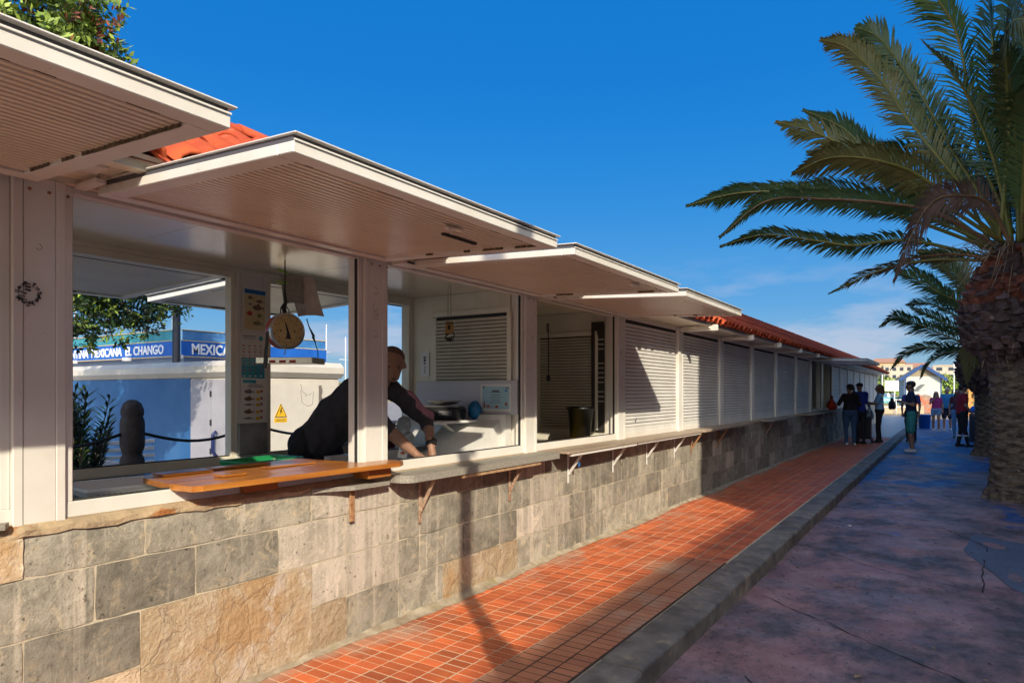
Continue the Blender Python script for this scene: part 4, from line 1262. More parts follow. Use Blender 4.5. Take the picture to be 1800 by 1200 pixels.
b = MB(); b.tube([(0,.004,0),(.0,.004,.06)], .002, 5); b.build('card_stake', WHITE, t)
t = empty('cooler_bucket', (6.1, 3.16, .93), 0, 'tall black plastic bucket standing at the back of the third stall', 'bucket')
b = MB(); b.lathe([(.10,0),(.135,.30),(.15,.30),(.15,.325),(.13,.325),(.10,.02)], 20); b.build('bucket_body', BLACK, t)
t = empty('yellow_board', (5.9, 3.2, .9305), 0, 'flat yellow cutting board under the black bucket', 'board')
b = MB(); b.cbox(-.25,.30,-.15,.12,-.0,.012,.003); t.location.z = .931; b.build('board_sheet', mat('yellow_plastic', (.50,.34,.02), .4), t)
bpy.data.objects['cooler_bucket'].location.z = .944
ICE = mat('crushed_ice', (.70,.72,.72), .35, col2=(.5,.52,.54), scale=40, bump=.01, bscale=60)
icev = []
for i in range(25):
    for j in range(9):
        icev.append((3.25+i*.05, 3.07+j*.065, .875+.02*random.random()+.015*math.sin(i*.8)))
b = MB(); b.add(icev, [(i*9+j, (i+1)*9+j, (i+1)*9+j+1, i*9+j+1) for i in range(24) for j in range(8)], 0, False)
tag(b.build('ice', ICE), 'bed of crushed ice in the white sink', 'ice', kind='stuff')

# ------------------------------------------------------------------ people
SKIN = mat('tanned_skin', (.33,.18,.115), .5, col2=(.28,.145,.09), scale=20); SKIN2 = mat('fair_skin', (.46,.26,.18), .55)
HAIRD = mat('dark_hair', (.022,.015,.012), .6, col2=(.05,.03,.02), scale=80, bump=.004, bscale=160); HAIRB = mat('brown_hair', (.10,.045,.02), .6, col2=(.16,.08,.035), scale=60, bump=.004, bscale=160)
HAIRG = mat('grey_hair', (.45,.43,.40), .7)
def cloth(name, c, c2=None, **k): return mat(name, c, .85, col2=c2 or tuple(x*.75 for x in c), scale=14, bump=.006, bscale=26, **k)
def fuse(name, prims, mats, parent, voxel=.018, smooth=2, wob=0):
    """one continuous body grown from tapered limbs; prims: (a, b, ra, rb, material index[, squash])"""
    b = MB()
    for p in prims:
        a, c_, ra, rb = Vector(p[0]), Vector(p[1]), p[2], p[3]
        sq = p[5] if len(p) > 5 else (1, 1)
        d = c_-a; L = d.length
        if L < 1e-4: d = Vector((0,0,1))
        q = d.to_track_quat('Z', 'Y').to_matrix() if L >= 1e-4 else Matrix.Identity(3)
        # keep the squash axes aligned with the body's own left-right axis
        z = d.normalized(); yv = Vector((0,1,0)); yv = (yv - z*yv.dot(z))
        if yv.length < 1e-3: yv = Vector((1,0,0))
        yv.normalize(); xv = yv.cross(z)
        n = 14; rows = []
        for k in range(4): rows.append((ra*math.sin(math.pi/2*(k+.35)/4), -ra*math.cos(math.pi/2*(k+.35)/4)*.9))
        rows.append((ra, 0)); rows.append(((ra+rb)/2, L/2)); rows.append((rb, L))
        for k in range(3, -1, -1): rows.append((rb*math.sin(math.pi/2*(k+.35)/4), L+rb*math.cos(math.pi/2*(k+.35)/4)*.9))
        vs = []
        for (r, h) in rows:
            for k in range(n):
                t_ = 2*math.pi*k/n
                vs.append(a + z*h + xv*r*math.cos(t_)*sq[0] + yv*r*math.sin(t_)*sq[1])
        fs = [(i*n+k, i*n+(k+1) % n, (i+1)*n+(k+1) % n, (i+1)*n+k) for i in range(len(rows)-1) for k in range(n)]
        fs.append(tuple(range(n-1, -1, -1))); fs.append(tuple((len(rows)-1)*n+k for k in range(n)))
        b.add(vs, fs)
    me = b.mesh(name+'_raw', mats[0])
    o = bpy.data.objects.new(name+'_raw', me); C.objects.link(o)
    md = o.modifiers.new('r', 'REMESH'); md.mode = 'VOXEL'; md.voxel_size = voxel; md.use_smooth_shade = True
    ms = o.modifiers.new('s', 'SMOOTH'); ms.factor = .5; ms.iterations = smooth
    dg = bpy.context.evaluated_depsgraph_get(); dg.update()
    nm = bpy.data.meshes.new_from_object(o.evaluated_get(dg))
    bpy.data.objects.remove(o, do_unlink=True); bpy.data.meshes.remove(me)
    if wob:
        from mathutils import noise as _nz
        nv = len(nm.vertices); co = np.empty(nv*3); nm.vertices.foreach_get('co', co); co = co.reshape(-1, 3)
        near_ = np.full(nv, 9.0)
        for q in prims:
            if q[4] == 0: near_ = np.minimum(near_, np.linalg.norm(co-np.array(q[1], float), axis=1))
        nr_ = np.array([tuple(v_.normal) for v_ in nm.vertices]).reshape(-1, 3)
        ks = np.zeros(nv)
        for i_ in range(nv):
            if near_[i_] < .09: continue
            x_, y_, z_ = co[i_]
            ks[i_] = _nz.noise(Vector((x_*9, y_*9, z_*4.2))) + .6*_nz.noise(Vector((x_*19+3, y_*19, z_*8)))
        co += nr_*(ks*wob)[:, None]
        nm.vertices.foreach_set('co', co.ravel())
    nm.name = name
    nm.materials.clear()
    for m in mats: nm.materials.append(m)
    npoly = len(nm.polygons)
    cen = np.empty(npoly*3); nm.polygons.foreach_get('center', cen); cen = cen.reshape(-1, 3)
    best = np.full(npoly, 1e9); idx = np.zeros(npoly, int)
    for p in prims:
        a, c_ = np.array(p[0], float), np.array(p[1], float); d = c_-a; L2 = max(1e-9, d@d)
        t_ = np.clip(((cen-a)@d)/L2, 0, 1); q = a+t_[:, None]*d
        r = p[2]+(p[3]-p[2])*t_
        sq = p[5] if len(p) > 5 else (1, 1)
        dist = np.linalg.norm(cen-q, axis=1)/(r*((sq[0]+sq[1])/2)) if sq == (1, 1) else np.linalg.norm((cen-q)/np.array([sq[0], sq[1], 1.0]), axis=1)/r
        m_ = dist < best; best[m_] = dist[m_]; idx[m_] = p[4]
    nm.polygons.foreach_set('material_index', idx.astype(np.int32))
    nm.polygons.foreach_set('use_smooth', np.ones(npoly, bool))
    nm.update()
    return link(name, nm, parent)

def V(*a): return Vector(a)
def hand_prims(w, dirv, side, s, mi, curl=.5):
    """palm, four fingers and thumb from wrist w pointing along dirv"""
    d = Vector(dirv).normalized(); up = Vector((0,0,1)) if abs(d.z) < .9 else Vector((1,0,0))
    lat = d.cross(up).normalized()*side; nrm = lat.cross(d)*side
    P = [(w, w+d*.085*s, .026*s, .032*s, mi)]
    for k, L in enumerate((.070,.080,.074,.058)):
        o_ = w+d*.085*s+lat*(.028-.019*k)*s
        m1 = o_+(d*math.cos(curl*.6)-nrm*math.sin(curl*.6))*L*.55*s; m2 = m1+(d*math.cos(curl*1.6)-nrm*math.sin(curl*1.6))*L*.45*s
        P += [(o_, m1, .0095*s, .0085*s, mi), (m1, m2, .0085*s, .0075*s, mi)]
    tb = w+d*.03*s+lat*.028*s
    P += [(tb, tb+(d*.6+lat*.8).normalized()*.05*s, .012*s, .009*s, mi)]
    return P
def person(label, loc, rz, h, colors, pose, hair=None, female=False, extra=None, cat='person', voxel=.017):
    """colors: skin, top, legs, shoe materials; x forward, y left. pose overrides joints (for a 1.75 m figure)"""
    s = h/1.75
    t = empty('person', loc, rz, label, cat)
    J = dict(pel=V(0,0,.95), waist=V(0,0,1.08), chest=V(.01,0,1.30), neck=V(0,0,1.47), head=V(.02,0,1.60),
             shL=V(0,.185,1.42), shR=V(0,-.185,1.42), elL=V(-.02,.235,1.14), elR=V(-.02,-.235,1.14), haL=V(.06,.235,.90), haR=V(.06,-.235,.90),
             hiL=V(0,.095,.93), hiR=V(0,-.095,.93), knL=V(.02,.10,.50), knR=V(.02,-.10,.50), anL=V(-.02,.10,.085), anR=V(-.02,-.10,.085))
    if female:
        J['shL'] = V(0,.165,1.40); J['shR'] = V(0,-.165,1.40)
    J.update({k: V(*v) for k, v in pose.items() if k in J})
    J = {k: v*s for k, v in J.items()}
    sk, top, leg, shoe = 0, 1, 2, 3
    g = pose.get('girth', 1.0); sleeve = pose.get('sleeve', .55); legcut = pose.get('legcut', 1.0)
    P = []
    wd = .158 if not female else .142
    P.append((J['pel'], J['waist'], .150*s*g*(1.08 if female else 1), .135*s*g, leg, (.78,1.06)))
    P.append((J['waist'], J['chest'], .140*s*g, wd*s*(.5+.5*g), top, (.76,1.05)))
    P.append((J['chest'], J['chest']*.45+(J['shL']+J['shR'])*.275, wd*s*(.5+.5*g), .12*s, top, (.74,1.12)))
    P.append((J['pel']+V(0,0,.02*s), J['waist'], .152*s*g, .142*s*g, top, (.80,1.08)))
    P.append((J['shL'], J['shR'], .062*s, .062*s, top))
    P.append((J['neck']-V(0,0,.06*s), J['neck']+V(.01,0,.06*s), .060*s, .052*s, sk))
    hd = J['head']
    f_ = Vector(pose.get('face', (1,0,0))).normalized()
    P.append((hd+V(0,0,.03*s)-f_*.014*s, hd+V(0,0,.028*s)+f_*.012*s, .083*s, .080*s, sk))
    P.append((hd+f_*.02*s-V(0,0,.01*s), hd+f_*.040*s-V(0,0,.062*s), .068*s, .044*s, sk))
    P.append((hd+f_*.088*s+V(0,0,.018*s), hd+f_*.102*s-V(0,0,.014*s), .011*s, .015*s, sk))
    sd = V(-f_.y, f_.x, 0)
    for e_ in (-1, 1): P.append((hd+sd*e_*.080*s+V(0,0,.018*s), hd+sd*e_*.082*s-V(0,0,.018*s), .017*s, .012*s, sk, (1,.5)))
    for q in ('L', 'R'):
        a, e_, w_ = J['sh'+q], J['el'+q], J['ha'+q]
        if sleeve <= 1:
            m_ = a.lerp(e_, sleeve)
            P.append((a, m_, .062*s, .058*s, top)); P.append((m_, e_, .046*s, .040*s, sk)); P.append((e_, w_, .041*s, .027*s, sk))
        else:
            m_ = e_.lerp(w_, sleeve-1)
            P.append((a, e_, .062*s, .050*s, top)); P.append((e_, m_, .050*s, .040*s, top)); P.append((m_, w_, .036*s, .027*s, sk))
        P += hand_prims(w_, (w_-e_), 1 if q == 'L' else -1, s, sk, pose.get('curl', .5))
        hi, kn, an = J['hi'+q], J['kn'+q], J['an'+q]
        wl_ = pose.get('loose', 1.0)
        if legcut >= 1:
            P.append((hi, kn, .098*s*g, .066*s*wl_, leg)); P.append((kn, an, .064*s*wl_, .046*s*wl_, leg))
        else:
            c_ = hi.lerp(kn, legcut/.5) if legcut < .5 else kn
            P.append((hi, c_, .102*s*g, .086*s*wl_, leg)); P.append((c_, kn, .072*s, .056*s, sk)); P.append((kn, kn.lerp(an, .4), .056*s, .056*s, sk)); P.append((kn.lerp(an, .4), an, .056*s, .036*s, sk))
        fd = Vector(pose.get('foot'+q, (1,0,0))).normalized()
        P.append((an-fd*.05*s-V(0,0,.045*s), an+fd*.15*s-V(0,0,.050*s), .040*s, .034*s, shoe, (1,1)))
        P.append((an, an-V(0,0,.03*s), .036*s, .04*s, shoe))
    fuse('body', P, list(colors), t, voxel, 2, wob=.011)
    # eyes, brows and mouth
    b = MB()
    for e_ in (-1, 1):
        c_ = hd+f_*.080*s+sd*e_*.030*s+V(0,0,.020*s); b.ell(c_, (.010*s,.013*s,.006*s), 8, 5)
        c2 = hd+f_*.086*s+sd*e_*.030*s+V(0,0,.038*s); b.ell(c2, (.008*s,.018*s,.004*s), 8, 4)
    b.ell(hd+f_*.082*s-V(0,0,.045*s), (.010*s,.022*s,.005*s), 8, 4, 1)
    b.build('face_features', [HAIRD, mat('lips', (.28,.10,.08), .5)], t)
    if hair:
        kind, m = hair
        HP = [(hd+V(-.015*s,0,.040*s), hd+V(.0,0,.048*s), .090*s, .086*s, 0)]
        if kind == 'long':
            HP += [(hd-f_*.03*s+V(0,0,.02*s), hd-f_*.055*s-V(0,0,.13*s), .088*s, .075*s, 0), (hd+sd*.055*s, hd+sd*.07*s-f_*.02*s-V(0,0,.13*s), .045*s, .045*s, 0), (hd-sd*.055*s, hd-sd*.07*s-f_*.02*s-V(0,0,.13*s), .045*s, .045*s, 0)]
        if kind == 'pony': HP += [(hd-f_*.085*s+V(0,0,.03*s), hd-f_*.11*s-V(0,0,.20*s), .035*s, .025*s, 0)]
        HP = [(Vector(a)-f_*.022*s, Vector(b_)-f_*.022*s, r0, r1, i) for (a, b_, r0, r1, i) in HP]
        fuse('hair', HP, [m], t, .014, 3)
    if pose.get('cap'):
        m = pose['cap']
        b = MB(); b.ell(hd+V(0,0,.062*s)-f_*.006*s, (.094*s,.090*s,.070*s), 16, 10)
        c_ = hd+f_*.075*s+V(0,0,.060*s)
        pts = [c_-sd*.07*s, c_+f_*.06*s-sd*.055*s-V(0,0,.008*s), c_+f_*.09*s-V(0,0,.012*s), c_+f_*.06*s+sd*.055*s-V(0,0,.008*s), c_+sd*.07*s]
        b.poly(pts, .006*s, (0,0,1)); b.build('cap', m, t)
    if extra: extra(t, J, s)
    return t

# --- the fishmonger leaning over the sink
NAVY = cloth('black_jacket', (.052,.047,.056)); PINK = cloth('faded_pink_sleeve', (.42,.20,.25)); DKT = cloth('dark_trousers', (.02,.02,.025))
t = empty('person', (3.40, 3.70, 0), 0, 'fishmonger in black top with pink sleeve panel bending over the white sink', 'person')
# joints in street axes relative to the figure's spot
pel = V(-.05,.20,1.06); wst = V(.0,.10,1.20); chs = V(.08,-.10,1.38); nk = V(.10,-.28,1.48); hd = V(.10,-.40,1.61)
shR = V(.24,-.27,1.44); shL = V(-.06,-.26,1.40); elR = V(.37,-.48,1.23); haR = V(.29,-.60,1.03); elL = V(-.08,-.52,1.17); haL = V(.06,-.64,1.01)
f_ = V(-.50,-.62,-.60).normalized()
P = [(pel, wst, .17, .16, 1, (.95,1)), (wst, chs, .165, .17, 1, (.95,1)), (chs, nk-V(0,-.06,.06), .165, .10, 1, (1,1)), (shL, shR, .075, .075, 1),
     (nk-V(0,-.05,.05), nk+V(0,-.05,.05), .062, .056, 0),
     (pel+V(-.05,.05,-.02), pel+V(.05,.03,-.10), .155, .155, 2),
     (pel+V(.02,.08,-.1), V(-.18,.22,.5), .11, .075, 2), (V(-.18,.22,.5), V(-.20,.25,.08), .072, .05, 2), (pel+V(.16,.06,-.1), V(.05,.20,.5), .11, .075, 2), (V(.05,.20,.5), V(.04,.25,.08), .072, .05, 2),
     (V(-.20,.28,.045), V(-.16,.08,.04), .042, .036, 3), (V(.04,.28,.045), V(.08,.08,.04), .042, .036, 3),
     (hd+V(-.01,.02,.03), hd+f_*.012+V(0,0,.028), .094, .088, 0), (hd+f_*.02-V(0,0,.0), hd+f_*.055-V(0,0,.045), .074, .048, 0), (hd+f_*.098+V(0,0,.02), hd+f_*.115-V(0,0,.01), .010, .015, 0),
     (shR, shR.lerp(elR,.55), .078, .070, 1), (shR.lerp(elR,.35)+V(.012,-.012,.014), elR+V(.01,-.01,.008), .062, .052, 4), (shR.lerp(elR,.5)+V(-.01,.0,-.02), elR-V(0,0,.012), .064, .055, 1), (elR-V(0,0,.01), elR.lerp(haR,.25)-V(0,0,.004), .056, .052, 1), (elR.lerp(haR,.2), haR, .047, .031, 0),
     (shL, elL, .072, .058, 1), (elL, elL.lerp(haL,.35), .052, .046, 0), (elL.lerp(haL,.35), haL, .046, .030, 0)]
sd = V(-f_.y, f_.x, 0).normalized()
for e_ in (-1,1): P.append((hd+sd*e_*.088+V(-.01,.01,.025), hd+sd*e_*.09+V(0,0,-.015), .020, .014, 0))
P += hand_prims(haR, (haR-elR).normalized()+V(0,0,-.6), -1, 1.0, 0, .7) + hand_prims(haL, (haL-elL), 1, 1.0, 0, .5)
fuse('body', P, [SKIN, NAVY, DKT, BLACK, PINK], t, .0105, 3, wob=.019)
stub_h = [(hd-f_*.022+V(.0,.0,.040), hd-f_*.030+V(.0,.0,.010), .0945, .090, 0)]
fuse('hair', stub_h, [mat('cropped_hair', (.10,.06,.045), .8, col2=(.15,.09,.065), scale=150, bump=.001, bscale=500)], t, .012, 2)
b = MB()
for e_ in (-1, 1):
    c_ = hd+f_*.085+sd*e_*.032+V(0,0,.022); b.ell(c_, (.011,.011,.006), 8, 5); b.ell(c_+V(0,0,.018)+f_*.004, (.016,.016,.005), 8, 4)
b.ell(hd+f_*.105-V(0,0,.035), (.016,.016,.005), 8, 4)
b.build('face_features', HAIRD, t)
b = MB()
n = 20; w_ = haR.lerp(elR,.10); ax = (haR-elR).normalized(); a1 = ax.orthogonal().normalized(); a2 = ax.cross(a1)
vs = [w_+ax*h_+(a1*math.cos(2*math.pi*k/n)+a2*math.sin(2*math.pi*k/n))*r_ for (h_, r_) in ((-.016,.034),(-.014,.039),(.014,.039),(.016,.034)) for k in range(n)]
b.add(vs, [(i*n+k, i*n+(k+1) % n, (i+1)*n+(k+1) % n, (i+1)*n+k) for i in range(3) for k in range(n)], 0, True)
dirc = V(-.3,-.9,.2).normalized(); dirc = (dirc-ax*dirc.dot(ax)).normalized(); lat = ax.cross(dirc)
c_ = w_+dirc*.037; vs = [c_+(ax*math.cos(2*math.pi*k/14)+lat*math.sin(2*math.pi*k/14))*.024 for k in range(14)]
b.poly(vs, .012, dirc)
b.build('wrist_watch', BLACK, t)
# clear bag in his hand and the worker's red apron hanging behind
t = empty('clear_bag', (3.62, 3.30, 1.06), 0, 'thin transparent-looking grey bag with green print in the fishmonger\'s left hand', 'bag')
b = MB(); b.ell((0,0,.12), (.055,.05,.065), 12, 8); b.ell((.03,-.01,.03), (.05,.05,.05), 12, 8)
b.v = [(p[0]+random.uniform(-.007,.007), p[1]+random.uniform(-.007,.007), p[2]+random.uniform(-.007,.007)) for p in b.v]
b.build('bag_body', mat('milky_film', (.42,.46,.46), .2, col2=(.25,.30,.30), scale=25), t)
t = empty('hanging_apron', (4.02, 3.86, .86), 0, 'dark red apron hanging behind the fishmonger', 'apron')
b = MB(); vs = []
for j in range(5):
    for i in range(9):
        vs.append((-.16+i*.035, .012*math.sin(i*1.7+j*.4), j*.08))
b.add(vs, [(j*9+i, j*9+i+1, (j+1)*9+i+1, (j+1)*9+i) for j in range(4) for i in range(8)], 0, True)
b.build('apron_cloth', cloth('maroon_cloth', (.16,.02,.035)), t)

JEANS = cloth('blue_denim', (.04,.10,.20)); LBLUE = cloth('light_blue_cotton', (.17,.38,.62), (.25,.45,.66)); NAVYS = cloth('navy_cotton', (.022,.032,.09)); TEALS = cloth('teal_shorts', (.02,.22,.22), (.06,.30,.26))
MAG = cloth('magenta_cotton', (.45,.04,.22)); SKYB = cloth('sky_blue_cotton', (.04,.28,.60)); REDS = cloth('crimson_cotton', (.36,.015,.03)); SHRT = cloth('faded_denim', (.20,.36,.58)); PURP = cloth('purple_cotton', (.07,.08,.30))
SH_W = mat('white_canvas_shoe', (.6,.58,.54), .7); SH_D = mat('dark_shoe', (.02,.02,.022), .6); TOPB = cloth('black_knit', (.022,.014,.018))
def pg(name, pts, m, t, rad=.05):
    fuse(name, pts, [m], t, .016, 3)
# woman at the counter, back to us
person('woman in black top, blue jeans and dark cap standing at the far counter', (19.86, 2.25, 0), R(20), 1.66, (SKIN, TOPB, JEANS, SH_W),
       dict(girth=1.18, sleeve=1.7, elL=(.10,.27,1.16), haL=(.30,.24,1.18), elR=(.06,-.27,1.14), haR=(.26,-.25,1.12), cap=BLACK, face=(.8,.75,0)), ('pony', HAIRD), True)
STRIPE = cloth('cobalt_cotton', (.02,.05,.36))
def stripes(t, J, s):
    b = MB()
    a, e_ = J['shR'], J['elR']
    for k in range(7):
        c_ = a.lerp(e_, .1+.12*k); b.ell(c_+V(-.03,-.035,0), (.028,.028,.007), 8, 4)
    b.build('sleeve_stripes', WHITE, t)
person('person in cobalt top with white-striped sleeve half hidden beyond the woman in jeans', (20.7, 2.10, 0), R(40), 1.70, (SKIN, STRIPE, DKT, SH_D),
       dict(sleeve=1.6, girth=1.05, elR=(.10,-.26,1.16), haR=(.30,-.20,1.15), cap=mat('navy_cap', (.01,.015,.05), .8)), None, False, stripes)
person('woman with long brown hair in light blue blouse holding her arms out beside the kerb', (21.4, 1.68, 0), R(100), 1.66, (SKIN, LBLUE, TOPB, SH_D),
       dict(girth=1.05, sleeve=.75, elL=(.10,.20,1.16), haL=(.34,.12,1.20), elR=(.12,-.20,1.15), haR=(.34,-.10,1.17), knL=(.05,.09,.5), anL=(.06,.09,.085)), ('long', HAIRB), True)
t = empty('shoulder_bag', (21.25, 1.36, .98), R(20), 'large dark brown shoulder bag on the woman in the light blue blouse', 'bag')
pg('bag_body', [((-.10,0,.10),(.14,0,.10),.10,.10,0,(1,.6)), ((-.02,0,.20),(.06,0,.22),.07,.07,0,(1,.5)), ((-.16,0,.05),(.18,0,.03),.08,.08,0,(1,.6))], mat('brown_leather', (.025,.012,.012), .5), t)
b = MB(); b.tube([(-.08,0,.24),(-.06,.03,.36),(.0,.08,.46),(.06,.03,.36),(.10,0,.24)], .010, 6); b.build('strap', mat('brown_leather', (.025,.012,.012), .5), t)
def phone(t, J, s):
    pass
person('man in dark cap, navy t-shirt and teal shorts looking at his phone in the road', (20.08, .86, ROAD_Z), R(98), 1.86, (SKIN, NAVYS, TEALS, SH_W),
       dict(girth=1.06, sleeve=.6, legcut=.45, loose=1.15, elL=(-.03,.24,1.14), haL=(.20,.20,1.22), elR=(.0,-.25,1.14), haR=(.04,-.22,.92), cap=BLACK, face=(1,0,-.15)), ('short', HAIRD))
t = empty('mobile_phone', (20.08+.31*math.cos(R(98))-.19*math.sin(R(98)), .86+.31*math.sin(R(98))+.19*math.cos(R(98)), 1.24), R(98), 'dark phone held up by the man in teal shorts', 'phone')
b = MB(); b.cbox(-.006,.006,-.038,.038,-.08,.08,.003); b.build('phone_body', BLACK, t, rot=(0, R(-18), 0))
person('man in purple-blue t-shirt mostly hidden behind the man in teal shorts', (24.4, 1.05, ROAD_Z), R(170), 1.74, (SKIN, PURP, DKT, SH_D), dict(sleeve=.6, elR=(-.08,-.27,1.16), haR=(-.02,-.25,.92)), ('short', HAIRD))
def tote(t, J, s):
    pass
person('woman in magenta top and denim shorts walking towards us with her hand at her face', (31.3, .50, ROAD_Z), R(182), 1.60, (SKIN, MAG, SHRT, SH_W),
       dict(girth=1.12, sleeve=.45, legcut=.22, elR=(.12,-.22,1.20), haR=(.13,-.05,1.42), knL=(.10,.10,.5), anL=(.10,.10,.085), anR=(-.10,-.10,.10)), ('long', HAIRD), True)
person('white-haired man in sky-blue t-shirt and navy shorts walking towards us', (32.1, .13, ROAD_Z), R(178), 1.75, (SKIN2, SKYB, cloth('navy_shorts', (.012,.016,.05)), SH_W),
       dict(girth=1.15, sleeve=.7, legcut=.44, knR=(.12,-.10,.5), anR=(.10,-.10,.085), anL=(-.12,.10,.10)), ('short', HAIRG))
person('woman in pale blue trousers partly hidden behind the man in the crimson t-shirt', (27.2, -.18, ROAD_Z), R(175), 1.68, (SKIN, cloth('dark_red_top', (.12,.03,.05)), cloth('pale_blue_trousers', (.10,.28,.52)), SH_D), dict(sleeve=.5), ('long', HAIRD), True)
def bands(t, J, s):
    b = MB()
    for q in ('L', 'R'):
        c_ = J['an'+q].lerp(J['kn'+q], .55); b.lathe([(.060*s,-.018),(.062*s,-.016),(.062*s,.016),(.060*s,.018)], 14, c_)
    b.build('reflective_band', WHITE, t)
    b = MB()
    c_ = J['chest']+V(.118*s,-.03*s,.02); b.box(c_.x-.006, c_.x+.012, c_.y-.05, c_.y+.05, c_.z-.01, c_.z+.03); b.box(c_.x-.006, c_.x+.012, c_.y-.05, c_.y+.05, c_.z-.07, c_.z-.04); b.build('chest_print', WHITE, t)
person('man in crimson t-shirt and dark work trousers with pale bands at the knees', (22.95, -.26, ROAD_Z), R(-68), 1.80, (SKIN2, REDS, DKT, SH_D),
       dict(girth=1.16, sleeve=.7, elL=(.02,.28,1.16), haL=(.16,.22,.96), elR=(-.02,-.26,1.14), haR=(.14,-.22,.94), anR=(.10,-.10,.085), anL=(-.06,.10,.085), face=(1,-.1,0)), ('short', HAIRD), False, bands)
person('person in bright blue jacket and dark jeans standing close to the palm trunks', (24.6, -.98, ROAD_Z), R(-100), 1.66, (SKIN2, SKYB, cloth('dark_denim', (.015,.03,.08)), SH_D), dict(sleeve=1.7, elR=(.1,-.22,1.15), haR=(.28,-.15,1.12)), ('short', HAIRD))

# bags on and by the far counter
def sack(name, loc, r, m, label, rz=0):
    t = empty(name, loc, rz, label, 'bag')
    pg('bag_body', [((0,0,r[2]*.45),(0,0,r[2]*.5),r[0],r[0]*.9,0,(1,r[1]/r[0])), ((0,0,r[2]*.9),(0,0,r[2]*1.35),r[0]*.45,r[0]*.3,0,(1,.5)), ((.03,.02,r[2]*1.3),(.05,.02,r[2]*1.55),r[0]*.25,r[0]*.10,0)], m, t)
    return t
sack('carrier_bag', (20.6, 2.78, .93), (.17,.14,.26), mat('orange_film', (.62,.055,.02), .35, col2=(.42,.03,.01), scale=14), 'bright orange-red carrier bag standing on the far counter ledge')
sack('carrier_bag', (21.6, 1.95, .62), (.20,.12,.34), mat('grey_film', (.16,.22,.28), .4, col2=(.28,.34,.38), scale=12), 'grey-blue plastic carrier bag hanging beside the shopping trolley')
t = empty('shopping_trolley', (21.1, 2.02, 0), R(10), 'black wheeled shopping trolley behind the woman in jeans', 'trolley')
b = MB(); b.cbox(-.14,.14,-.16,.16,.12,.72,.03); b.build('trolley_bag', mat('black_nylon', (.012,.012,.016), .7), t)
b = MB(); b.tube([(-.16,-.13,.08),(-.17,-.13,.9),(-.17,.13,.9),(-.16,.13,.08)], .011, 8); b.build('frame', STEEL, t)
for y in (-.17,.17):
    b = MB(); vs = [( -.12+.085*math.cos(2*math.pi*k/18), y+o_, .086+.085*math.sin(2*math.pi*k/18)) for o_ in (-.018,.018) for k in range(18)]
    b.add(vs, [tuple(range(17,-1,-1)), tuple(range(18,36))]+[(k,(k+1)%18,18+(k+1)%18,18+k) for k in range(18)]); b.build('wheel', BLACK, t)
t = empty('blue_bin', (33.6, .95, ROAD_Z), 0, 'open blue plastic crate bin standing behind the woman in magenta', 'bin')
b = MB(); b.lathe([(.20,0),(.24,.55),(.26,.55),(.26,.6),(.22,.6),(.19,.05)], 20); b.build('bin_body', mat('bright_blue_plastic', (.01,.14,.55), .4), t)
t = empty('litter_bin', (25.6, -.72, ROAD_Z), 0, 'dark cylindrical litter bin with blue lid beside the palm trunks', 'bin')
b = MB(); b.lathe([(.24,0),(.25,.04),(.25,.85),(.24,.88)], 20); b.build('bin_body', mat('dark_grey_metal', (.03,.035,.045), .5), t)
b = MB(); b.lathe([(.26,.9),(.26,.98),(.18,1.10),(.05,1.14)], 20); b.build('lid', mat('bright_blue_plastic', (.01,.14,.55), .4), t)
# ------------------------------------------------------------------ palms
LEAFG = mat('palm_green', (.11,.17,.045), .42, col2=(.07,.125,.038), scale=1.6, rand=.15); LEAFO = mat('palm_olive', (.19,.17,.055), .45, col2=(.12,.145,.04), scale=2.5, rand=.15)
LEAFB = mat('palm_dead_brown', (.27,.17,.13), .6, col2=(.16,.10,.08), scale=3, rand=.1); LEAFD = mat('palm_dark_green', (.05,.10,.038), .40, col2=(.065,.12,.04), scale=2)
RACH = mat('palm_rachis', (.20,.21,.045), .4, col2=(.28,.24,.07), scale=3); RACHB = mat('palm_rachis_brown', (.28,.17,.09), .5, col2=(.18,.10,.05), scale=5)
TRUNK = mat('palm_bark', (.20,.135,.080), .9, col2=(.055,.036,.024), scale=7, stretch=(1,1,3.2), detail=9, lo=.38, hi=.62, bump=.02, bscale=40, col3=(.24,.17,.11), s3=16, lo3=.6, hi3=.7)
STUBM = mat('leaf_base_brown', (.12,.075,.062), .8, col2=(.065,.040,.036), scale=6, rand=.35, bump=.008, bscale=40, col3=(.26,.19,.15), s3=9, lo3=.62, hi3=.7); STUBR = mat('leaf_base_red', (.21,.065,.03), .75, col2=(.14,.045,.025), scale=6, rand=.3, bump=.006, bscale=40)
FIBRE = mat('straw_fibre', (.34,.23,.13), .8, col2=(.22,.14,.08), scale=8)
VL = Vector((-SS, SC, 0)); VF = Vector((SC, SS, 0))
def catmull(P, n):
    P = [P[0]*2-P[1]] + P + [P[-1]*2-P[-2]]
    out = []
    seg = len(P)-3
    for k in range(n+1):
        u = k/n*seg; i = min(int(u), seg-1); t_ = u-i
        a, b_, c_, d = P[i], P[i+1], P[i+2], P[i+3]
        out.append(.5*((2*b_)+(c_-a)*t_+(2*a-5*b_+4*c_-d)*t_*t_+(3*b_-a-3*c_+d)*t_**3))
    return out
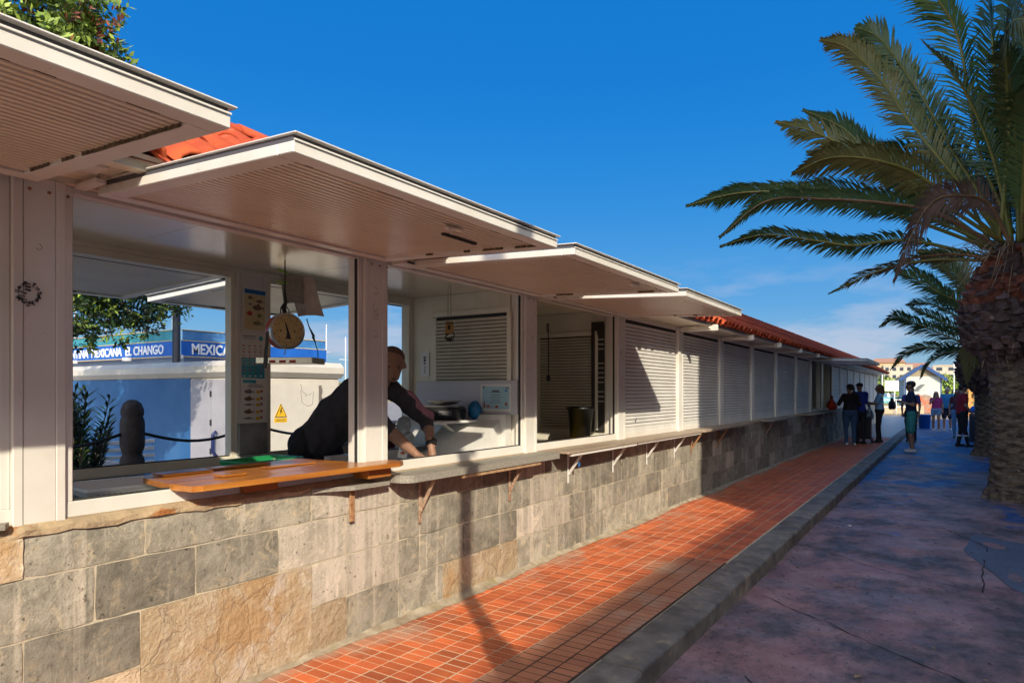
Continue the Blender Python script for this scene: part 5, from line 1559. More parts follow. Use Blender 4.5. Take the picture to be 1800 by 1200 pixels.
def frond(pts, roll, mats, parent, leaf=.40, vee=.35, dens=.029, droop=.25, width=.017, r0=.030, bare=.14):
    """pts: world-space spine from the crown outwards; roll turns the blade about the spine"""
    pts = [Vector(p) for p in pts]
    S_ = catmull(pts, 44)
    L = sum((q-p).length for p, q in zip(S_[:-1], S_[1:]))
    rb = MB()
    rb.tube(S_, [max(.005, r0*(1-.86*(k/44))) for k in range(45)], 5, 1)
    n = int(L/dens); vs = []; fs = []
    for k in range(n):
        u = (k+.5)/n
        if u < bare: continue
        x = u*44; i = min(int(x), 43); f = x-i
        p = S_[i].lerp(S_[i+1], f); T = (S_[min(i+2,44)]-S_[max(i-1,0)]).normalized()
        up = Vector((0,0,1)); side = T.cross(up)
        if side.length < .15: side = T.cross(VF)
        side.normalize(); N = side.cross(T).normalized()
        q = Matrix.Rotation(roll, 3, T); side = q @ side; N = q @ N
        env = min(1, (u-bare)/.16+.35)*(1 if u < .72 else max(.16, 1-(u-.72)/.30))
        for sg in (-1, 1):
            l_ = leaf*env*random.uniform(.82, 1.08)
            if random.random() < .03: continue
            al = R(52 - 24*u + random.uniform(-7, 7)); be = vee + random.uniform(-.16, .16)
            d = (T*math.cos(al) + (side*sg*math.cos(be) + N*math.sin(be))*math.sin(al)).normalized()
            w = d.cross(N if abs(d.dot(N)) < .9 else side).normalized()*width*random.uniform(.8, 1.15)
            m_ = p + d*l_*.5; tp = p + d*l_ - Vector((0,0,1))*droop*l_*random.uniform(.5, 1.2)
            b0 = len(vs)
            vs += [p-w*.4, p+w*.4, m_+w, m_-w, tp]
            fs += [(b0, b0+1, b0+2, b0+3), (b0+3, b0+2, b0+4)]
    rb.add(vs, fs, 0)
    return rb.build('frond', mats, parent)
def palm(label, base, zc, rt, seed, fr, nrand, lat=.2, crownsc=1.0, group=None, rand_lr=True):
    random.seed(seed)
    t = empty('palm_tree', base, 0, label, 'palm tree', group)
    B = Vector(base)
    # trunk with rings of leaf scars
    H1 = zc - base[2] - .1
    n, mrows = 72, 150
    vs = []
    for j in range(mrows+1):
        z = H1*j/mrows; zz = z/(H1)
        r = rt*(1.0 + .28*math.exp(-z/.16)) * (1 + .10*zz)
        for k in range(n):
            a = 2*math.pi*k/n
            ph = (z*7.5 + k/n*5) % 1; ph2 = (z*7.5 - k/n*6) % 1
            rr_ = r + .016*max(0, 1-abs(ph-.5)*3.2) + .012*max(0, 1-abs(ph2-.5)*3) + random.uniform(-.007, .007) + (.03*math.sin(k*1.3+z*9) if z < .12 else 0)
            vs.append((rr_*math.cos(a), rr_*math.sin(a), z))
    b = MB(); b.add(vs, [(j*n+k, j*n+(k+1) % n, (j+1)*n+(k+1) % n, (j+1)*n+k) for j in range(mrows) for k in range(n)], 0, False)
    b.build('trunk', TRUNK, t)
    # bulge of cut leaf bases
    zb0, zb1 = zc-1.72*crownsc-base[2], zc-.05-base[2]
    def bulge(z):
        u = (z-zb0)/(zb1-zb0)
        if u < .18: return rt*(1.08) + (rt*.85)*(u/.18)**1.2
        if u < .62: return rt*(1.93+.14*math.sin((u-.18)/.44*3.14))
        return rt*(1.93-.90*((u-.62)/.38))
    b = MB(); b.lathe([(rt*.9, zb0-.05)]+[(bulge(zb0+(zb1-zb0)*k/14)-.05, zb0+(zb1-zb0)*k/14) for k in range(15)]+[(.1, zb1+.1)], 30); b.build('crown_core', STUBM, t)
    meshes = []
    for q in range(4):
        b = MB(); w, d, h = .098, .055, .085
        j = lambda a: random.uniform(-a, a)
        b.add([(-w+j(.01),-.04,-h),(w+j(.01),-.04,-h),(w*.9,-.05,h*.3),(-w*.9,-.05,h*.3),(-w*.8+j(.01),d+j(.01),-h*.55),(w*.8,d+j(.01),-h*.6),(w*.55+j(.01),d*1.9+j(.01),h*.55),(-w*.55,d*1.9+j(.01),h*.5),(0,d*1.5,-h*.75)],
              [(0,4,8),(8,5,1),(4,7,6,5,8),(0,3,7,4),(1,5,6,2),(3,2,6,7),(0,8,1)])
        meshes.append((b.mesh('leaf_base', STUBM), b.mesh('leaf_base', STUBR)))
    k = 0; z = zb0; rows_ = 19
    for rI in range(rows_):
        u = rI/(rows_-1); z = zb0 + (zb1-zb0)*u*.97; r = bulge(z)-.045
        m_ = int(2*math.pi*r/.20)
        for q in range(m_):
            a = 2*math.pi*(q+(rI % 2)*.5)/m_ + random.uniform(-.05, .05)
            me = meshes[random.randrange(4)][1 if (u > .55 and random.random() < .5) else 0]
            o = link('leaf_base', me, t, (r*math.cos(a), r*math.sin(a), z+random.uniform(-.02, .02)), (R(random.uniform(-30, 5)-15*u), random.uniform(-.2, .2), a-math.pi/2), (random.uniform(.8, 1.2)*crownsc, random.uniform(.8, 1.2), random.uniform(.8, 1.15)*crownsc))
            k += 1
    # loose fibres and dry stalks
    b = MB()
    for q in range(150):
        a = random.uniform(0, 6.283); z = zb1 - random.uniform(.0, .35); r = bulge(zb1-.1)*.8
        p0 = Vector((r*math.cos(a), r*math.sin(a), z+.1)); d = Vector((math.cos(a), math.sin(a), random.uniform(-.9, .9)))
        L = random.uniform(.2, .65); p1 = p0+d*L*.5+Vector((0,0,.06)); p2 = p1+d*L*.45-Vector((0,0,random.uniform(.05, .35)))
        b.tube([p0, p1, p2], [.008, .006, .003], 4)
    for q in range(60):
        a = random.uniform(0, 6.283); z = zb0+random.uniform(-.05, .3); r = bulge(max(z, zb0))+.03
        p0 = Vector((r*math.cos(a), r*math.sin(a), z)); b.tube([p0, p0+Vector((random.uniform(-.06,.06), random.uniform(-.06,.06), -random.uniform(.08,.3)))], [.005,.002], 4)
    tag(b.build('dry_fibres', FIBRE, t), kind='stuff')
    org = Vector((0, 0, zc-base[2]))
    for (P, roll, m, kw) in fr:
        pts = [VL*a + VF*dp + Vector((0,0,z-base[2])) for (a, z, dp) in P]
        frond(pts, roll, m, t, **kw)
    for q in range(nrand):
        if q % 3 == 0:      # upright fronds filling the heart of the crown, on every side
            phi = random.uniform(-3.14, 3.14); el = R(random.uniform(48, 84)); L = random.uniform(2.4, 3.3)*crownsc
            dv = (-VL*math.cos(phi)+VF*math.sin(phi)); p1 = org+dv*.2
            p2 = p1+(dv*math.cos(el)+V(0,0,math.sin(el)))*L*.4; p3 = p2+(dv*math.cos(el-.3)+V(0,0,math.sin(el-.3)))*L*.35; p4 = p3+(dv*math.cos(el-.7)+V(0,0,math.sin(el-.7)))*L*.28
            frond([p1, p2, p3, p4], random.uniform(-1.2, 1.2), random.choice([[LEAFG, RACH], [LEAFD, RACH], [LEAFO, RACH]]), t, leaf=random.uniform(.42, .55))
            continue
        el = R(random.choice([78, 62, 45, 30, 12, -8] if crownsc == 1 else [78, 62, 45, 30])+random.uniform(-8, 8))
        phi = random.uniform(-1.25, 1.25) if rand_lr else random.uniform(-3.14, 3.14)
        # phi = 0 points to the right of and away from the street
        dv = (-VL*math.cos(phi)+VF*math.sin(phi))
        L = random.uniform(3.0, 3.9)*crownsc
        p1 = org+dv*.25; p2 = p1+(dv*math.cos(el)+V(0,0,math.sin(el)))*L*.38
        p3 = p2+(dv*math.cos(el-.45)+V(0,0,math.sin(el-.45)))*L*.34; p4 = p3+(dv*math.cos(el-1.0)+V(0,0,math.sin(el-1.0)))*L*.28
        m = [LEAFG, RACH] if el > .3 else random.choice([[LEAFO, RACHB], [LEAFB, RACHB], [LEAFG, RACH]])
        frond([p1, p2, p3, p4], random.uniform(-.9, .9), m, t, leaf=random.uniform(.38, .48))
    return t
G_, O_, B_, D_ = [LEAFG, RACH], [LEAFO, RACH], [LEAFB, RACHB], [LEAFD, RACH]
near = [
 ([(.1,3.7,.1),(.75,4.8,.2),(1.3,5.9,.3),(1.85,6.65,.3),(2.2,6.85,.3)], 1.1, G_, dict(leaf=.52)),
 ([(.1,3.7,-.2),(.42,5.0,-.2),(.62,6.2,-.3),(.75,7.4,-.4)], 1.3, G_, dict(leaf=.64, width=.019)),
 ([(0,3.7,0),(-.08,5.2,.1),(-.08,6.6,.2),(0,7.9,.3)], 1.4, G_, dict(leaf=.70, width=.019)),
 ([(0,3.7,-.4),(-.18,4.9,-.9),(-.22,5.9,-1.4),(-.1,6.5,-2.0)], 1.3, O_, dict(leaf=.6, width=.018)),
 ([(.2,3.6,.5),(.9,4.7,1.1),(1.5,5.6,1.6),(1.9,6.1,2.0)], 1.0, G_, dict(leaf=.5)),
 ([(.2,3.55,0),(1.5,4.35,-.3),(2.25,4.57,-.5),(3.0,4.60,-.6),(3.57,4.36,-.7)], .9, O_, dict(leaf=.50, vee=.2)),
 ([(.2,3.5,.2),(1.6,4.15,.5),(2.7,4.50,.7),(3.5,4.58,.9),(4.0,4.52,.9),(4.55,4.39,1.0)], .95, D_, dict(leaf=.36)),
 ([(.2,3.45,0),(1.2,4.0,0),(2.0,4.12,-.1),(2.9,4.18,-.1),(3.75,4.12,-.2),(4.40,3.62,-.2)], 1.0, [LEAFD, RACHB], dict(leaf=.36)),
 ([(.2,3.4,.3),(1.3,3.72,.5),(2.1,3.67,.6),(2.6,3.76,.7),(3.4,3.88,.8),(4.08,3.70,.8)], .9, D_, dict(leaf=.34)),
 ([(.2,3.6,.1),(1.6,4.58,.2),(2.1,4.91,.3),(2.75,5.31,.4),(3.36,5.48,.4)], 1.1, O_, dict(leaf=.44)),
 ([(.2,3.6,.4),(1.27,4.62,.7),(1.76,5.24,.9),(2.1,5.64,1.0),(2.65,5.95,1.1)], .9, D_, dict(leaf=.40)),
 ([(.15,3.6,0),(1.1,4.7,0),(1.6,5.44,.1),(1.93,5.93,.1),(2.42,6.42,.1),(2.81,6.56,.1)], .8, O_, dict(leaf=.48)),
 ([(.15,3.7,.2),(.9,5.0,.3),(1.43,6.13,.4),(1.93,6.53,.5),(2.47,6.81,.5)], .6, G_, dict(leaf=.42)),
 ([(.1,3.7,0),(.6,4.9,0),(.94,6.36,-.1),(1.27,6.89,-.2),(1.7,7.3,-.3),(2.1,7.45,-.4)], 1.2, G_, dict(leaf=.60)),
 ([(.05,3.7,-.1),(.18,5.1,-.3),(.28,6.1,-.6),(.35,7.1,-.9),(.55,7.7,-1.3)], 1.5, G_, dict(leaf=.75, width=.020, dens=.026)),
 ([(.45,3.6,-.2),(.62,4.78,-.6),(.94,5.44,-1.0),(1.25,5.78,-1.4),(1.48,5.75,-1.9),(1.45,5.45,-2.25)], 1.3, O_, dict(leaf=.62, vee=.15, dens=.025)),
 ([(.25,3.4,-.2),(.8,3.98,-.5),(1.33,4.05,-.7),(1.76,3.95,-.8),(2.09,3.53,-.9),(2.40,2.86,-1.0)], 1.25, B_, dict(leaf=.46, vee=-.1)),
 ([(.1,3.7,.5),(.5,5.2,.9),(.85,6.5,1.3),(.95,7.1,1.6)], .6, D_, dict(leaf=.4)),
 ([(.2,3.35,.2),(.9,3.45,.6),(1.5,3.35,1.0),(2.1,3.05,1.4)], .4, O_, dict(leaf=.30)),
 ([(.2,3.3,.0),(.8,3.45,.2),(1.4,3.40,.3),(1.9,3.15,.4)], .3, [LEAFD, RACHB], dict(leaf=.26, dens=.055)),
 ([(.2,3.6,.3),(1.2,4.3,.8),(2.0,4.75,1.3),(2.6,4.9,1.8)], .7, D_, dict(leaf=.42)),
 ([(.2,3.6,.3),(1.0,4.6,.9),(1.7,5.3,1.5),(2.2,5.6,2.0)], .7, D_, dict(leaf=.42)),
 ([(0,3.6,-.3),(-.1,4.3,-.7),(-.1,4.6,-1.2),(-.05,4.5,-1.6)], .5, B_, dict(leaf=.34)),
 ([(-.1,3.6,.2),(-.3,5.0,.4),(-.4,6.4,.6),(-.5,7.6,.8)], .8, G_, dict(leaf=.5)),
 ([(.0,3.6,.3),(.3,4.6,.8),(.7,5.2,1.2),(1.3,5.6,1.6)], .8, D_, dict(leaf=.5)),
 ([(.1,3.4,-.3),(.4,3.75,-.8),(.62,3.65,-1.2),(.7,3.2,-1.4)], .2, B_, dict(leaf=.30)),
]
PALM1 = palm('big date palm nearest the camera with a swollen crown base and thick bark trunk', (12.14,-.84,ROAD_Z), 3.55, .35, 4, near, 44)
second = [
 ([(.4,3.2,0),(.9,3.63,0),(1.29,3.82,0),(1.88,4.21,.1),(2.39,4.45,.1)], 1.0, G_, dict(leaf=.46)),
 ([(.3,3.3,.1),(.79,3.49,.2),(1.01,3.82,.3),(1.32,4.18,.4),(1.82,4.60,.4)], .6, D_, dict(leaf=.45)),
 ([(.4,2.6,0),(.62,2.57,0),(1.32,2.82,-.1),(2.01,3.07,-.2),(2.57,3.21,-.3),(2.95,3.0,-.3)], 1.0, G_, dict(leaf=.42)),
 ([(.4,2.5,.2),(.9,2.49,.3),(1.46,2.54,.4),(1.93,2.38,.4),(2.30,1.99,.4)], .9, G_, dict(leaf=.36)),
 ([(.4,2.4,-.1),(.9,2.38,-.2),(1.4,2.36,-.3),(1.8,2.14,-.4),(2.05,1.75,-.4)], .9, D_, dict(leaf=.34)),
 ([(.3,2.6,.2),(.7,2.9,.4),(1.2,3.1,.6),(1.7,2.9,.8)], .5, D_, dict(leaf=.34)),
 ([(.3,3.0,.2),(.7,3.4,.5),(1.1,3.7,.8),(1.5,3.7,1.1)], .6, D_, dict(leaf=.40)),
 ([(.2,3.4,.2),(.5,3.9,.3),(.8,4.4,.4),(1.3,4.75,.5)], .6, D_, dict(leaf=.45)),
 ([(.4,2.9,.2),(.85,3.05,.3),(1.2,3.3,.4),(1.75,3.55,.5)], .6, G_, dict(leaf=.38)),
]
palm('smaller date palm standing directly behind the big one', (20.2,-.88,ROAD_Z), 3.0, .37, 9, second, 12, crownsc=.92)

# ------------------------------------------------------------------ broadleaf tree and plants behind the stalls
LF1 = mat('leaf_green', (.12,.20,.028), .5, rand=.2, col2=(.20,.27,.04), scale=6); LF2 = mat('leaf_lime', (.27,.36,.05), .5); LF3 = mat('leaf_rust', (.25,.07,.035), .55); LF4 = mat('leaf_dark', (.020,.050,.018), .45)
BARK = mat('grey_bark', (.16,.12,.09), .9, col2=(.09,.07,.05), scale=20, bump=.01, bscale=60)
def leaf_cloud(centres, n_per, spread, size, mix_, ar=.38, seed=1, sprig=True):
    r = np.random.default_rng(seed)
    vs = []; fs = []; ms = []
    for (c_, rad) in centres:
        for q in range(n_per):
            d = r.normal(size=3); d /= np.linalg.norm(d); p = np.array(c_) + d*rad*(.55+.5*r.random())
            # a sprig of leaves
            ax = d*.6+r.normal(size=3)*.6+np.array([0,0,.5]); ax /= np.linalg.norm(ax)
            m = int(r.choice(len(mix_), p=mix_))
            for k in range(7):
                h = r.normal(size=3); h -= ax*(h@ax); h /= np.linalg.norm(h)+1e-6
                dr = ax*.55+h*.85; dr /= np.linalg.norm(dr)
                w = np.cross(dr, ax); w /= np.linalg.norm(w)+1e-6
                s_ = size*(.7+.6*r.random()); o = p+ax*(k*.22*size)
                b0 = len(vs)
                vs += [tuple(o), tuple(o+dr*s_*.5+w*s_*ar*.5), tuple(o+dr*s_), tuple(o+dr*s_*.5-w*s_*ar*.5)]
                fs.append((b0, b0+1, b0+2, b0+3)); ms.append(m)
    b = MB(); b.v = vs; b.f = fs; b.m = ms; b.sm = [False]*len(fs)
    return b
def clump_field(boxes, n, seed):
    r = random.Random(seed); out = []
    for (c_, rr) in boxes:
        for k in range(n):
            d = Vector((r.gauss(0,1), r.gauss(0,1), r.gauss(0,1))).normalized()*rr*r.uniform(.35, 1.0)
            out.append((tuple(Vector(c_)+d), r.uniform(.12, .30)))
    return out
t = empty('broadleaf_tree', (3.4, 9.2, .1), 0, 'leafy green tree with rust-red shoot tips rising behind the first stalls', 'tree')
def rel(p): return tuple(Vector(p)-Vector((3.4,9.2,.1)))
limbs = MB()
limbs.tube([(0,0,-.2),(.05,0,1.2),(-.05,-.1,2.4),(.1,0,3.6)], [.16,.13,.11,.08], 10)
random.seed(12)
for k in range(16):
    a = random.uniform(0, 6.28); z = random.uniform(1.8, 3.6); L = random.uniform(1.0, 2.0)
    limbs.tube([(0,0,z),(math.cos(a)*L*.5, math.sin(a)*L*.5, z+.45),(math.cos(a)*L, math.sin(a)*L, z+.6+random.uniform(-.3,.6))], [.05,.03,.01], 6)
limbs.build('trunk', BARK, t)
c_ = clump_field([(rel((4.25,9.4,5.65)), .55), (rel((4.3,9.4,5.2)), .6), (rel((3.7,9.3,6.0)), .85), (rel((3.3,8.9,5.6)), 1.5), (rel((2.8,8.8,6.3)), 1.2), (rel((2.4,8.6,4.6)), 1.3), (rel((4.0,9.4,4.4)), 1.2), (rel((4.4,9.3,3.6)), 1.3), (rel((2.9,8.6,3.6)), 1.4)], 22, 4)
leaf_cloud(c_, 26, 0, .105, [.55,.30,.12,.03], seed=3).build('crown', [LF1, LF2, LF3, LF4], t)
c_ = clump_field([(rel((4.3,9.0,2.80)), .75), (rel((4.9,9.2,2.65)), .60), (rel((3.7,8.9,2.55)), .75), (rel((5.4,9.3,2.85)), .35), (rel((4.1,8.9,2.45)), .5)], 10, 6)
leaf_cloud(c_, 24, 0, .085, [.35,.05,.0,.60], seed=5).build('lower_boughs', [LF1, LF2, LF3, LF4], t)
t = empty('oleander_shrub', (2.92, 6.75, .15), 0, 'dark green shrub of long narrow leaves behind the left end of the first stall', 'shrub')
r_ = random.Random(8); b = MB()
for q in range(52):
    a = r_.uniform(0, 6.28); lean = r_.uniform(.05, .38); hh = r_.uniform(.75, 1.32)
    p1 = Vector((math.cos(a)*lean, math.sin(a)*lean, hh)); p0 = Vector((math.cos(a)*.1, math.sin(a)*.1, 0))
    b.tube([p0, p0.lerp(p1, .5)+V(0,0,.05), p1], [.010,.008,.005], 5, 1)
    for k in range(34):
        u = .25+.75*k/34; p = p0.lerp(p1, u); an = k*2.1+q
        d = Vector((math.cos(an), math.sin(an), .55+.5*u)).normalized(); L = r_.uniform(.10,.19)
        w = d.cross(Vector((0,0,1))).normalized()*.015
        b.add([p, p+d*L*.5+w, p+d*L-V(0,0,.02), p+d*L*.5-w], [(0,1,2,3)], 0 if r_.random() < .75 else 2)
b.build('foliage', [LF4, BARK, LF1], t)
STONEB = mat('brown_stone_bollard', (.10,.075,.065), .85, col2=(.06,.045,.04), scale=14, bump=.004, bscale=80)
for i, x in enumerate((1.9, 3.16, 4.42, 5.68, 6.94)):
    lab = ['brown stone bollard left of the shrub', 'brown stone bollard with a domed top standing in front of the blue kiosk wall', 'brown stone bollard hidden behind the poster post', 'brown stone bollard behind the leaning fishmonger', 'brown stone bollard furthest along the rope'][i]
    t = empty('bollard', (x, 6.12, .18), 0, lab, 'bollard', 'rope-linked bollards behind the market')
    b = MB(); b.lathe([(.105,0),(.105,.62),(.096,.66),(.082,.68),(.088,.71),(.102,.75),(.105,.78),(.105,.96),(.098,1.0),(.088,1.02),(.098,1.045),(.096,1.09),(.075,1.14),(.035,1.17),(.0,1.175)], 8); b.build('post', STONEB, t)
t = empty('rope_barrier', (1.9, 6.12, .18), 0, 'dark sagging rope strung between the brown stone bollards', 'rope')
for i in range(4):
    b = MB(); b.tube([(i*1.26+.09+(1.08)*k/10, 0, .87-.10*math.sin(math.pi*k/10)) for k in range(11)], .014, 8); b.build('rope', RUBBER, t)
    b = MB(); b.tube([(i*1.26+.09+(1.08)*k/10, 0, .40-.10*math.sin(math.pi*k/10)) for k in range(11)], .014, 8); b.build('rope', RUBBER, t)
t = empty('slatted_bench', (3.2, 7.2, .15), R(0), 'white slatted bench back behind the shrub and bollard', 'bench')
for k in range(6):
    b = MB(); b.cbox(-.9,.75,-.012,.012,.35+k*.075,.39+k*.075,.004); b.build('slat', WHITE, t)
for x in (-.6,.6):
    b = MB(); b.cbox(x-.02,x+.02,.013,.05,0,.82,.004); b.build('leg', ALU, t)
b = MB(); b.box(-10, 60, 5.2, 60, -.1, .17); tag(b.build('rear_terrace', mat('rear_paving', (.30,.27,.24), .8, col2=(.22,.2,.18), scale=2)), kind='structure')
# service kiosk
KW = mat('kiosk_cream_paint', (.62,.58,.50), .5, col2=(.54,.50,.43), scale=2, spots=((.25,.2,.17), 26, .74)); KB = mat('kiosk_blue', (.022,.105,.27), .5, col2=(.045,.14,.31), scale=1.5); KG = mat('kiosk_grey_door', (.38,.37,.40), .5, col2=(.32,.31,.34), scale=3)
t = empty('service_kiosk', (6.25, 8.75, .15), 0, 'low rounded service kiosk with a blue side and a cream side', 'kiosk')
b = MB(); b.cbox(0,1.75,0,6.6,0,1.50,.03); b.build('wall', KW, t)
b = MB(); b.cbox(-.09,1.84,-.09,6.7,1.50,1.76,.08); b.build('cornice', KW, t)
b = MB(); b.box(-.012,-.001,1.55,6.55,.02,1.49); b.build('blue_panel', KB, t)  # blue tone covers this face beyond the doors
b = MB(); b.box(-.02,-.002,.98,1.53,.05,1.47); b.build('door', KG, t); 
b = MB(); b.box(-.02,-.002,.05,.96,.05,1.47); b.build('door', KG, t)
b = MB(); b.box(-.03,-.0215,.30,.36,.75,1.05); b.build('door_handle', ALU, t)
b = MB(); b.tube([(-.022,.8,.25),(-.10,.8,.35),(-.11,.78,.62),(-.06,.76,.66)], .028, 8); b.build('blue_pipe', mat('navy_plastic', (.01,.02,.10), .4), t)
for (a, z0) in ((.97,.3),(.97,.75),(.97,1.2)):
    b = MB(); b.cbox(-.035,-.021,a-.02,a+.02,z0,z0+.09,.003); b.build('hinge', BLACK, t)
for (xa, xb) in ((.12,1.28),(1.32,1.68)):
    b = MB(); b.box(xa,xb,-.02,-.002,.05,1.40); b.build('door', KW, t)
b = MB(); b.box(1.27,1.33,-.023,-.021,.05,1.38); 
for z in (.3,.7,1.1,1.25): b.box(1.31,1.33,-.04,-.0235,z,z+.09,)
b.build('door_gap', mat('door_joint', (.16,.14,.12), .6), t)
b = MB(); b.tube([(.62,-.03,.35),(.62,-.10,.35),(.86,-.10,.34),(.86,-.03,.34)], .022, 8); b.cbox(.80,.92,-.06,-.021,.27,.40,.005); b.build('door_handle', mat('grey_metal', (.2,.2,.2), .4, metal=.6), t)
b = MB(); b.poly([(.40,-.021,.88),(.64,-.021,.88),(.52,-.021,1.10)], .004, (0,-1,0)); b.box(.40,.64,-.0215,-.0205,.80,.868); b.build('hazard_sign', YEL, t)
b = MB()
for p, q in (((.42,.888),(.62,.888)),((.62,.888),(.52,1.085)),((.52,1.085),(.42,.888))): b.obox((p[0],-.0262,p[1]),(q[0],-.0262,q[1]),.004,.010,(0,1,0))
b.add([(.53,-.0265,1.03),(.50,-.0265,.97),(.515,-.0265,.97),(.505,-.0265,.915),(.545,-.0265,.985),(.525,-.0265,.985),(.545,-.0265,1.03)], [(0,1,2,3,4,5,6)])
for z in (.825,.845): b.box(.43,.61,-.0225,-.0216,z-.003,z+.003)
b.build('hazard_symbol', BLACK, t)
b = MB(); b.poly([(.06+.11*math.cos(k), -.021, 1.12+.11*math.sin(k)) for k in np.linspace(0, 6.283, 25)[:-1]], .003, (0,-1,0)); b.build('prohibition_sign', FR, t)
b = MB(); b.poly([(.06+.075*math.cos(k), -.0245, 1.12+.075*math.sin(k)) for k in np.linspace(0, 6.283, 25)[:-1]], .001, (0,-1,0)); b.build('sign_face', WHITE, t)
b = MB(); b.obox((.01,-.027,1.17),(.11,-.027,1.07),.003,.022,(0,1,0)); b.box(-.02,.15,-.024,-.021,.80,.90); b.build('sign_bar', FR, t)
b = MB()
for (x0,z0,x1,z1) in ((.90,1.40,.93,1.28),(.93,1.28,1.02,1.23),(1.02,1.23,.99,1.20),(.90,1.3,.93,1.1),(.93,1.1,1.05,1.04),(1.05,1.04,1.14,1.08),(1.14,1.08,1.16,1.28),(1.05,1.22,1.12,1.25)): b.obox((x0,-.0225,z0),(x1,-.0225,z1),.002,.008,(0,1,0))
b.build('graffiti_line', mat('thin_grey_ink', (.15,.13,.12), .7), t)
for p in ((.17,.72),(.23,.66),(.14,.50),(.20,.47)):
    b = MB(); b.poly([(p[0]+.022*math.cos(k)+.01*math.sin(k), -.0215, p[1]+.045*math.sin(k)) for k in np.linspace(0, 6.283, 13)[:-1]]); b.build('glue_smudge', mat('glue_smudge_grey', (.12,.11,.10), .7), t)
# restaurant with its two sign faces
def text(body, size, loc, rot, m, parent, name='lettering', ex=.008, off=0.0, sx=1.0):
    c = bpy.data.curves.new(name, 'FONT'); c.body = body; c.size = size; c.extrude = ex; c.offset = off; c.align_x = 'LEFT'; c.resolution_u = 3
    c.materials.append(m); o = bpy.data.objects.new(name, c); C.objects.link(o)
    dg = bpy.context.evaluated_depsgraph_get(); dg.update(); me = bpy.data.meshes.new_from_object(o.evaluated_get(dg)); bpy.data.objects.remove(o, do_unlink=True)
    o = link(name, me, parent, loc, rot, (sx, 1, 1))
    return o
t = empty('cantina_building', (7.95, 13.5, .15), 0, 'flat restaurant pavilion with blue sign bands reading CANTINA MEXICANA EL CHANGO', 'building')
b = MB(); b.box(.2,3.4,.2,7.5,0,2.05); b.build('wall', mat('pavilion_wall', (.35,.42,.5), .6), t)
SB = mat('sign_blue', (.010,.095,.42), .4, col2=(.02,.13,.5), scale=2); ST = mat('sign_teal', (.03,.21,.26), .5, col2=(.06,.30,.36), scale=3); SBL = mat('sign_mid_blue', (.03,.16,.42), .5, col2=(.10,.25,.50), scale=3)
WHT = mat('sign_letter_white', (.82,.82,.82), .5)
for k in range(5):
    b = MB(); b.box(-.03,0,.05+k*1.18,1.19+k*1.18,2.36,2.57); b.build('teal_panel', ST, t)
b = MB(); b.box(-.045,-.0,.02,6.2,2.03,2.345); b.build('sign_board', SB, t)
b = MB(); b.box(.02,3.9,-.045,0,2.03,2.345); b.build('sign_board', SB, t)
for k in range(3):
    b = MB(); b.box(.05+k*1.28,1.31+k*1.28,-.03,0,2.36,2.57); b.build('blue_panel', SBL, t)
b = MB(); b.cbox(-.05,.0,0,6.2,2.345,2.362,.002); b.cbox(0,3.9,-.05,0,2.345,2.362,.002); b.cbox(-.05,0,0,6.2,2.01,2.03,.002); b.cbox(0,3.9,-.05,0,2.01,2.03,.002); b.cbox(-.05,0,0,6.2,2.57,2.585,.002); b.cbox(0,3.9,-.05,0,2.57,2.585,.002); b.build('sign_trim', CREAM, t)
text('CANTINA  MEXICANA  EL CHANGO', .27, (-.048, 5.03, 2.09), (R(90), 0, R(-90)), WHT, t, off=.006, sx=1.02)
text('MEXICANA EL', .31, (.22, -.048, 2.08), (R(90), 0, 0), WHT, t, off=.008, sx=.80)
for (x, y) in ((-.12,4.4),(-.12,1.9),(-.1,-.1)):
    b = MB(); b.cbox(x-.06,x+.06,y-.1,y+.1,1.96,2.04,.01); b.build('spotlight', ALU, t)
t = empty('steel_post', (7.55, 12.95, .15), 0, 'dark slim post in front of the corner of the blue sign bands', 'post')
b = MB(); b.tube([(0,0,0),(0,0,3.2)], .075, 10); b.build('post_shaft', mat('dark_post_paint', (.03,.03,.035), .5), t)
for i, (x, y, hh) in enumerate(((22,50,11),(25,52,9.5),(30,52,12),(34,50,10),(38,52,11),(44,50,10.5),(52,56,10))):
    t = empty('boat_mast', (x, y, .0), 0, ['thin mast above the teal panels', 'second thin mast behind the sign', 'tallest thin mast above the blue panels', 'thin mast right of the tallest one', 'thin mast seen beside the dial scale', 'thin mast above the cream kiosk cornice', 'faintest thin mast behind the fishmonger'][i], 'mast', 'boat masts behind the restaurant')
    b = MB(); b.tube([(0,0,0),(0,0,hh*.75)], [.06,.04], 6); b.tube([(-.9,0,hh*.5),(.9,0,hh*.5)], .025, 5); b.build('mast_pole', ALU, t)

# ------------------------------------------------------------------ far end of the promenade
# hillside
def hz(x, y):
    d = math.hypot(x, y)
    return -.25 + 4.2/(1+math.exp(-(d-150)/16)) + .5*math.sin(x*.07)+.4*math.sin(y*.09+1)
xs = np.linspace(85, 330, 60); ys = np.linspace(-110, 170, 60)
b = MB(); vv = [(float(x), float(y), hz(x, y)-(.6 if x < 90 else 0)) for x in xs for y in ys]
b.add(vv, [(i*60+j, (i+1)*60+j, (i+1)*60+j+1, i*60+j+1) for i in range(59) for j in range(59)], 0, True)
tag(b.build('hillside', mat('dry_hillside', (.34,.27,.13), .95, col2=(.16,.19,.05), scale=.12, detail=8, lo=.4, hi=.6)), kind='structure')
HC = [mat('house_cream', (.50,.41,.29), .8), mat('house_terracotta', (.50,.30,.18), .8), mat('house_white', (.52,.45,.36), .8), mat('house_ochre', (.55,.38,.18), .8)]
RT = mat('far_roof_tile', (.36,.19,.12), .8); WIN = mat('far_window', (.04,.05,.07), .2)
